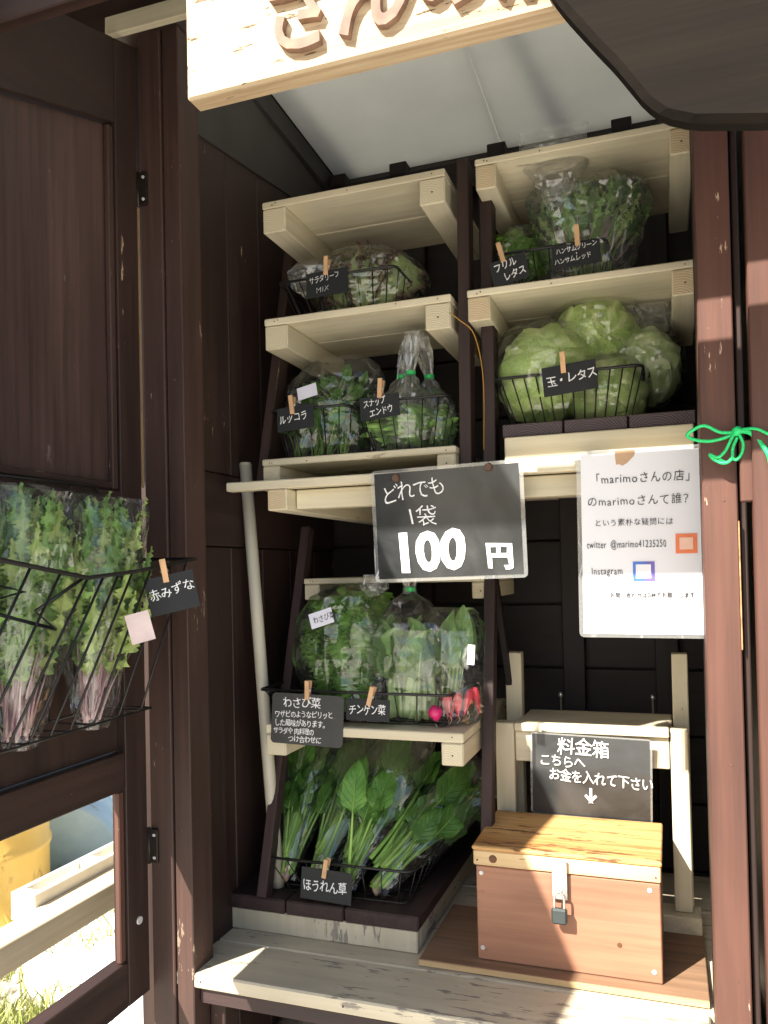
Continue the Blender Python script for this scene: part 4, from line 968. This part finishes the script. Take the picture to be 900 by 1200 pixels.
card('black card reading フリルレタス, tilted at the left of the top right shelf', (-.252, 1.425, 1.935), .066, .048, (R(-6), R(-11), 0), [('フリル', .0180, -.026, .003, .0003, .8, .9, 5), ('レタス', .0180, -.012, -.018, .0003, .8, .9, 5)], 'clothespin on the tilted frilled lettuce card at top right', (-.008, .035), -4)
card('black card reading ハンサムグリーン and ハンサムレッド on the salad greens', (-.135, 1.425, 1.945), .082, .042, (R(-6), R(-3), 0), [('ハンサムグリーン', .0120, -.034, .006, 0, .78, .88, 3), ('・', .010, -.004, -.002, 0, 1, 1, 0), ('ハンサムレッド', .0120, -.038, -.013, 0, .80, .9, 3)], 'clothespin on the two line salad greens card at top right', (.004, .032), 0)
# --- 4. middle right: head lettuces
basket('wire basket full of head lettuces above the row of dark planks', rect(-.285, -.030, 1.428, 1.64, 1.742), rect(-.258, -.052, 1.446, 1.62, 1.657), 12, 5, r=.0017)
lets = [((-.205, 1.522, 1.757), .082, 'cap', 'bagged green head lettuce in the left half of the right hand basket'), ((-.095, 1.510, 1.708), .062, 'cap', 'bagged green head lettuce in the right half of the basket, lowest of the pile'),
        ((-.118, 1.585, 1.838), .070, 'cap', 'bagged green head lettuce topmost of the pile on the right'), ((-.035, 1.60, 1.775), .066, 'cap_pale', 'bagged very pale head lettuce furthest right, beyond the basket')]
for j, (c, r, key, lab) in enumerate(lets):
    t = thing('vegetable_bag', lab, 'bag of lettuce', (c[0], c[1], c[2]-r), group='bagged head lettuces')
    head(t, c, r*.98, 300+j, key)
    bag(t, (c[0], c[1], c[2]-r*1.10), r*2.42, r*2.36, r*2.42, [(0,.5,.5),(.1,.72,.72),(.3,.98,.98),(.5,1.04,1.04),(.7,1.0,1.0),(.88,.76,.76),(.97,.40,.40),(1,.12,.12)], 310+j, 'film', .05, name='bag_film', sq=.95)
    if j == 3: bag(t, (c[0]+.01, c[1]-.02, c[2]+r*.75), .09, .06, .07, [(0,.4,.5),(.4,1,1),(1,.9,.5)], 318, 'film_hazy', .14, name='bag_neck', nt_=10, na=22)
card('black card reading 玉レタス on the basket of head lettuces', (-.150, 1.410, 1.727), .092, .052, (R(-5), R(-5), 0), [('玉・レタス', .0215, -.039, -.010, .0005, .86, .85, 4)], 'clothespin on the card of the head lettuces', (-.008, .028), 2)
# --- 5. lower rack shelf: mustard greens, bok choy, radish
basket('wide wire basket on the lower rack shelf under the price board', rect(-.765, -.375, 1.415, 1.62, 1.172), rect(-.72, -.392, 1.435, 1.60, 1.113), 9, 6, r=.0017)
t = thing('vegetable_bag', 'clear bag of bright curly mustard greens, leftmost below the price board', 'bag of greens', (-.63, 1.53, 1.112))
clump(t, 'frill', 150, (-.620, 1.53, 1.245), (.098, .078, .125), 51, (.55, .85), 1.0)
bunch(t, 'frill', 26, (-.62, 1.50, 1.12), (.05, .03, .02), (-.62, 1.48, 1.24), (.08, .04, .02), 52, (.7, .9))
bag(t, (-.62, 1.53, 1.111), .215, .17, .265, [(0,.62,.7),(.12,.85,.95),(.45,1,1),(.72,1.0,1.0),(.9,.72,.75),(1,.25,.2)], 52, crink=.045)
bag(t, (-.555, 1.51, 1.35), .055, .05, .045, [(0,.4,.5),(.4,1,1),(1,.8,.4)], 53, 'film_hazy', .14, name='bag_neck', nt_=8, na=20)
sticker(t, (-.634, 1.427, 1.312), .050, .030, (R(-8), R(-17), 0), 'わさび菜')
t = thing('vegetable_bag', 'tied clear bag of two bok choy heads under the price board', 'bag of greens', (-.475, 1.51, 1.112))
for q, (x, y_) in enumerate(((-.500, 1.50), (-.455, 1.485))):
    for i in range(8):
        a = i/8*6.283+q*.5-1.2; ux, uy = math.cos(a), math.sin(a); k = 1 if i % 2 else .6
        place('leaf', V['bok'][i % 5], t, (x+ux*.016*k, y_+uy*.016*k, 1.118), (ux*.16*k + (-.06 if q == 0 else .04), uy*.14*k, 1), (ux, uy, .0), .92+.08*(i % 3))
bag(t, (-.478, 1.50, 1.111), .150, .15, .30, [(0,.66,.7),(.1,.9,.95),(.4,1.05,1),(.6,1.0,1),(.74,.6,.6),(.84,.10,.12),(.92,.22,.2),(1,.42,.25)], 54, 'film', .05, lean=(.008,-.01))
tie(t, (-.472, 1.492, 1.111+.253), .009, .008)
t = thing('vegetable_bag', 'clear bag of leafy red radishes right of the bok choy', 'bag of radishes', (-.39, 1.50, 1.112))
bunch(t, 'radleaf', 17, (-.405, 1.51, 1.155), (.018, .02, .01), (-.385, 1.50, 1.30), (.035, .03, .01), 55, (.85, 1.08))
for i, (x, y_, z_, kind) in enumerate(((-.410, 1.432, 1.137, 0), (-.386, 1.447, 1.150, 1), (-.372, 1.452, 1.152, 1), (-.358, 1.470, 1.155, 1), (-.346, 1.490, 1.156, 1), (-.395, 1.46, 1.145, 1))):
    rd = lathe('radish', [(.0012,-.016),(.006,-.012),(.011,-.006),(.0135,0),(.0125,.006),(.007,.012),(.003,.014)] if not kind else [(.001,-.03),(.003,-.022),(.0055,-.012),(.008,0),(.0085,.012),(.006,.020),(.003,.022)], LM['radish' if not kind else 'radish2'], t, (x, y_, z_), 14, (R(12*(i%3-1)), R(9*(i%4-1.5)), 0))
    tube('root_tail', [(x, y_-.002, z_-.02), (x+.004, y_-.004, z_-.028), (x-.002, y_-.003, z_-.036)], .0008, LM['root'], t, 5)
bag(t, (-.388, 1.495, 1.112), .118, .13, .215, [(0,.70,.8),(.1,.92,.95),(.5,1.0,1),(.82,1.0,.8),(.95,.85,.5),(1,.7,.2)], 56, 'film', .055)
sticker(t, (-.340, 1.432, 1.245), .014, .036, (R(-3), R(3), R(-14)))
card('large grey card explaining わさび菜 on the mustard greens', (-.656, 1.400, 1.120), .150, .096, (R(-5), R(1.5), 0), [('わさび菜', .0220, -.052, .022, .0004, .95, .9, 2), ('ワサビのようなピリッと', .0145, -.068, .002, .0003, .84, .82, 2), ('した風味があります。', .0145, -.068, -.014, .0003, .84, .85, 1), ('サラダや 肉料理の', .0135, -.070, -.029, .0003, .84, .85, 1), ('つけ合わせに', .0140, -.038, -.043, .0003, .90, .85, 1)], 'clothespin on the large grey mustard greens card', (.0, .056), 1, True)
card('small black card reading チンゲン菜 under the bok choy', (-.533, 1.405, 1.142), .086, .040, (R(-5), R(1), 0), [('チンゲン菜', .0200, -.038, -.008, .0003, .78, .88, 2)], 'tilted clothespin on the bok choy card', (.006, .026), 14)
# --- 6. deck: spinach
basket('long wire basket of spinach on the dark plank deck', [(-.775,1.42,.842), (-.46,1.42,.842), (-.40,1.82,.88), (-.775,1.82,.88)], rect(-.735, -.478, 1.44, 1.80, .775), 8, 9, r=.0016)
for q, (x, tx, tz, ty, n, lab) in enumerate(((-.735, -.735, 1.06, 1.62, 30, 'leftmost bagged spinach bundle on the deck'), (-.670, -.60, 1.09, 1.66, 34, 'second bagged spinach bundle from the left on the deck'),
                                  (-.605, -.52, 1.09, 1.66, 34, 'third bagged spinach bundle from the left, with one large leaf in front'), (-.545, -.37, 1.01, 1.70, 36, 'rightmost bagged spinach bundle, leaning right on the deck'))):
    by = 1.455 + .01*(q % 2)
    t = thing('spinach_bundle', lab, 'bundle of spinach', (x, by, .78), group='bagged spinach bundles')
    bz = .80 if q != 3 else .79
    bunch(t, 'spinach', n, (x, by, bz), (.016, .012, .006), (tx, ty, tz), (.055, .06, .04), 400+q, (.85, 1.15)); bunch(t, 'spinach', n//2, (x, by+.015, bz+.03), (.02, .012, .02), (tx+.02, ty+.06, tz+.05), (.06, .05, .03), 410+q, (1.0, 1.35))
    rt_ = lathe('root', [(.003,-.016),(.008,-.008),(.011,.002),(.009,.012),(.005,.016)], LM['pink_root'], t, (x, by, bz), 12, (R(-10), 0, 0))
    d = Vector((tx-x, ty-by, tz-bz)).normalized()
    o = bag(t, (x, by, bz-.012), .095, .075, .34, [(0,.34,.4),(.12,.55,.6),(.4,.95,.9),(.7,1.35,1.2),(.95,1.35,1.0),(1,1.3,.8)], 420+q, 'film', .06)
    o.rotation_euler = frame(d, (0,-1,0)).to_euler()
big = place('leaf', V['spinach'][1], t, (-.590, 1.430, .81), (.09, .05, 1), (.15, -1, .1), 1.02)
card('black card reading ほうれん草 on the spinach basket', (-.623, 1.400, .808), .104, .058, (R(-6), R(2), 0), [('ほうれん草', .0240, -.048, -.012, .0003, .80, .88, 2)], 'clothespin on the spinach card, lowest of all', (-.002, .032), 8)
# --- 7. door basket: red mizuna
top = [(-.715, .885, 1.400), (-.745, 1.165, 1.430), (-.872, 1.165, 1.428), (-.872, .72, 1.45)]
top[0] = (-.72, .87, 1.399); bot = [(-.775, .80, 1.165), (-.775, 1.06, 1.190), (-.868, 1.06, 1.190), (-.868, .80, 1.165)]
t = thing('wire_basket', 'tall wire basket hooked on the open door', 'wire basket', (-.82, .95, 1.17), group='black wire baskets')
P_ = [Vector((-.745,.62,1.43)), Vector((-.715,.70,1.425)), Vector((-.72,.868,1.400)), Vector((-.735,.99,1.408)), Vector((-.748,1.168,1.428)), Vector((-.872,1.150,1.430))]
tube('rim', P_, .0032, M['wire'], t, 6); tube('rim', [(-.874,.60,1.45), (-.874,1.16,1.45)], .0028, M['wire'], t, 6)
def along(k):
    k *= len(P_)-2; i = min(int(k), len(P_)-3); return P_[i].lerp(P_[i+1], k-i)
for i in range(13):
    a = along((i+.5)/13*.999)
    bx = Vector((-.785, a.y-.075, 1.185+(a.y-.9)*.02))
    tube('wire', [a, bx+Vector((0,0,.004)), bx+Vector((-.008,0,0)), Vector((-.868, bx.y, bx.z)), Vector((-.876, bx.y+.02, 1.45))], .0019, M['wire'], t, 5)
tube('base_loop', [(-.785,.57,1.183),(-.785,1.09,1.19),(-.868,1.09,1.19),(-.868,.57,1.183)], .0018, M['wire'], t, 5)
tube('handle', [(-.722,.866,1.402), (-.735,.79,1.36), (-.74,.83,1.335), (-.745,.70,1.37), (-.742,.78,1.385), (-.735,.70,1.40)], .0024, M['wire'], t, 6)
tube('hook', [(-.882,.78,1.545), (-.878,1.075,1.550), (-.878,1.09,1.54), (-.874,1.095,1.45)], .0022, M['wire'], t, 6)
for yy in (.86, 1.02): tube('hook_wire', [(-.879,yy,1.547), (-.875,yy,1.45)], .0018, M['wire'], t, 5)
for q, (y0, yt, lab) in enumerate(((.85, .875, 'tall bag of red stemmed mizuna at the left in the door basket'), (.995, 1.028, 'tall bag of red stemmed mizuna at the right in the door basket'), (.70, .74, 'tall bag of mizuna at the near end of the door basket'))):
    t = thing('vegetable_bag', lab, 'bag of mizuna', (-.815, y0, 1.185), group='bags of red mizuna')
    for lv in range(6): bunch(t, 'miz', (30, 32, 36, 40, 40, 36)[lv], (-.822, y0+(yt-y0)*lv/6, 1.183+.041*lv), (.012+.003*lv, .026+.004*lv, .02), (-.812, y0+(yt-y0)*(lv+3)/7, 1.36+.041*lv), (.038, .052, .012), 500+q*10+lv, ((.9, .85, .78, .68, .58, .48)[lv], (1.05, 1.0, .92, .84, .74, .62)[lv]), face=(1,-.35,0))
    bag(t, (-.818, y0, 1.175), .095, .135, .35, [(0,.40,.30),(.12,.68,.52),(.4,1,.88),(.8,1.05,1.02),(.94,.9,1.04),(1,.35,1.04)], 520+q, 'film', .045, lean=(.01, yt-y0))
sticker(t, (-.5, .5, -.5), .001, .001, (0,0,0)) if False else None
card('black card reading 赤みずな clipped to the door basket', (-.716, 1.052, 1.374), .074, .058, (0, R(-12), R(38)), [('赤みずな', .0190, -.034, -.006, .0004, .95, .95, 6)], 'clothespin on the card clipped to the door basket', (-.004, .036), 2)
st = thing('paper_tag', 'small pale paper tag on the right mizuna bag beside the black card', 'tag', (-.728, .988, 1.326), (0, R(-14), R(38)))
box('paper_label', (-.017, .017), (-.0004, .0004), (-.022, .022), plain('pink_paper', (.72,.58,.56), .6), st, 0, local=True)

# ============================================================ CORDS
t = thing('green_string', 'bright green plastic string tied in a bow round the right post', 'string', (.07, 1.2, 1.57))
tube('loop', [(.094,1.205,1.582), (.075,1.204,1.583), (.055,1.204,1.594), (.040,1.208,1.590), (.032,1.212,1.583), (.042,1.209,1.576), (.060,1.205,1.572), (.080,1.204,1.575), (.094,1.204,1.580)], .0024, M['string'], t, 6, True)
tube('loop', [(.094,1.202,1.582), (.088,1.200,1.572), (.080,1.199,1.556), (.070,1.198,1.548), (.060,1.199,1.553), (.066,1.199,1.545), (.078,1.197,1.539), (.088,1.198,1.545), (.090,1.200,1.560), (.096,1.202,1.574)], .0022, M['string'], t, 6)
tube('loop', [(.096,1.201,1.582), (.103,1.199,1.566), (.101,1.198,1.552), (.094,1.198,1.543), (.088,1.199,1.546), (.082,1.200,1.540), (.072,1.200,1.546)], .0022, M['string'], t, 6)
tube('tail', [(.097,1.201,1.583), (.112,1.194,1.578), (.124,1.190,1.562), (.133,1.184,1.545), (.136,1.184,1.525)], .0036, M['string'], t, 6)
tube('tail', [(.099,1.201,1.584), (.118,1.187,1.582), (.140,1.184,1.570), (.170,1.184,1.564), (.22,1.184,1.566)], .0022, M['string'], t, 6)
bm = bmesh.new(); bmesh.ops.create_icosphere(bm, subdivisions=2, radius=.0075)
for v in bm.verts: v.co *= 1+.25*noise.noise(v.co*300)
link('knot', mesh_from(bm, 'knot', True), M['string'], t, (.0965, 1.2035, 1.583))
t = thing('ochre_cord', 'thin ochre cord strung between the two upper racks', 'cord', (-.33, 1.41, 1.83))
tube('cord', [(-.362,1.416,1.87), (-.345,1.418,1.855), (-.322,1.44,1.83), (-.31,1.452,1.75), (-.312,1.452,1.62)], .0009, M['yellowcord'], t, 5)
t = thing('storage_sack', 'crumpled grey brown sack on the board under the counter', 'sack', (-.6, 1.6, .35))
bm = bmesh.new(); bmesh.ops.create_icosphere(bm, subdivisions=4, radius=1)
for v in bm.verts:
    v.co = Vector((v.co.x*.22, v.co.y*.16, max(-.09, v.co.z*.11)))*(1+.25*noise.noise(v.co*2.2)+.1*noise.noise(v.co*6))
link('sack_body', mesh_from(bm, 'sack_body', True), plain('sackcloth', (.16,.13,.11), .85, var=.3, scale=20, bump=.4), t, (-.60, 1.65, .442))
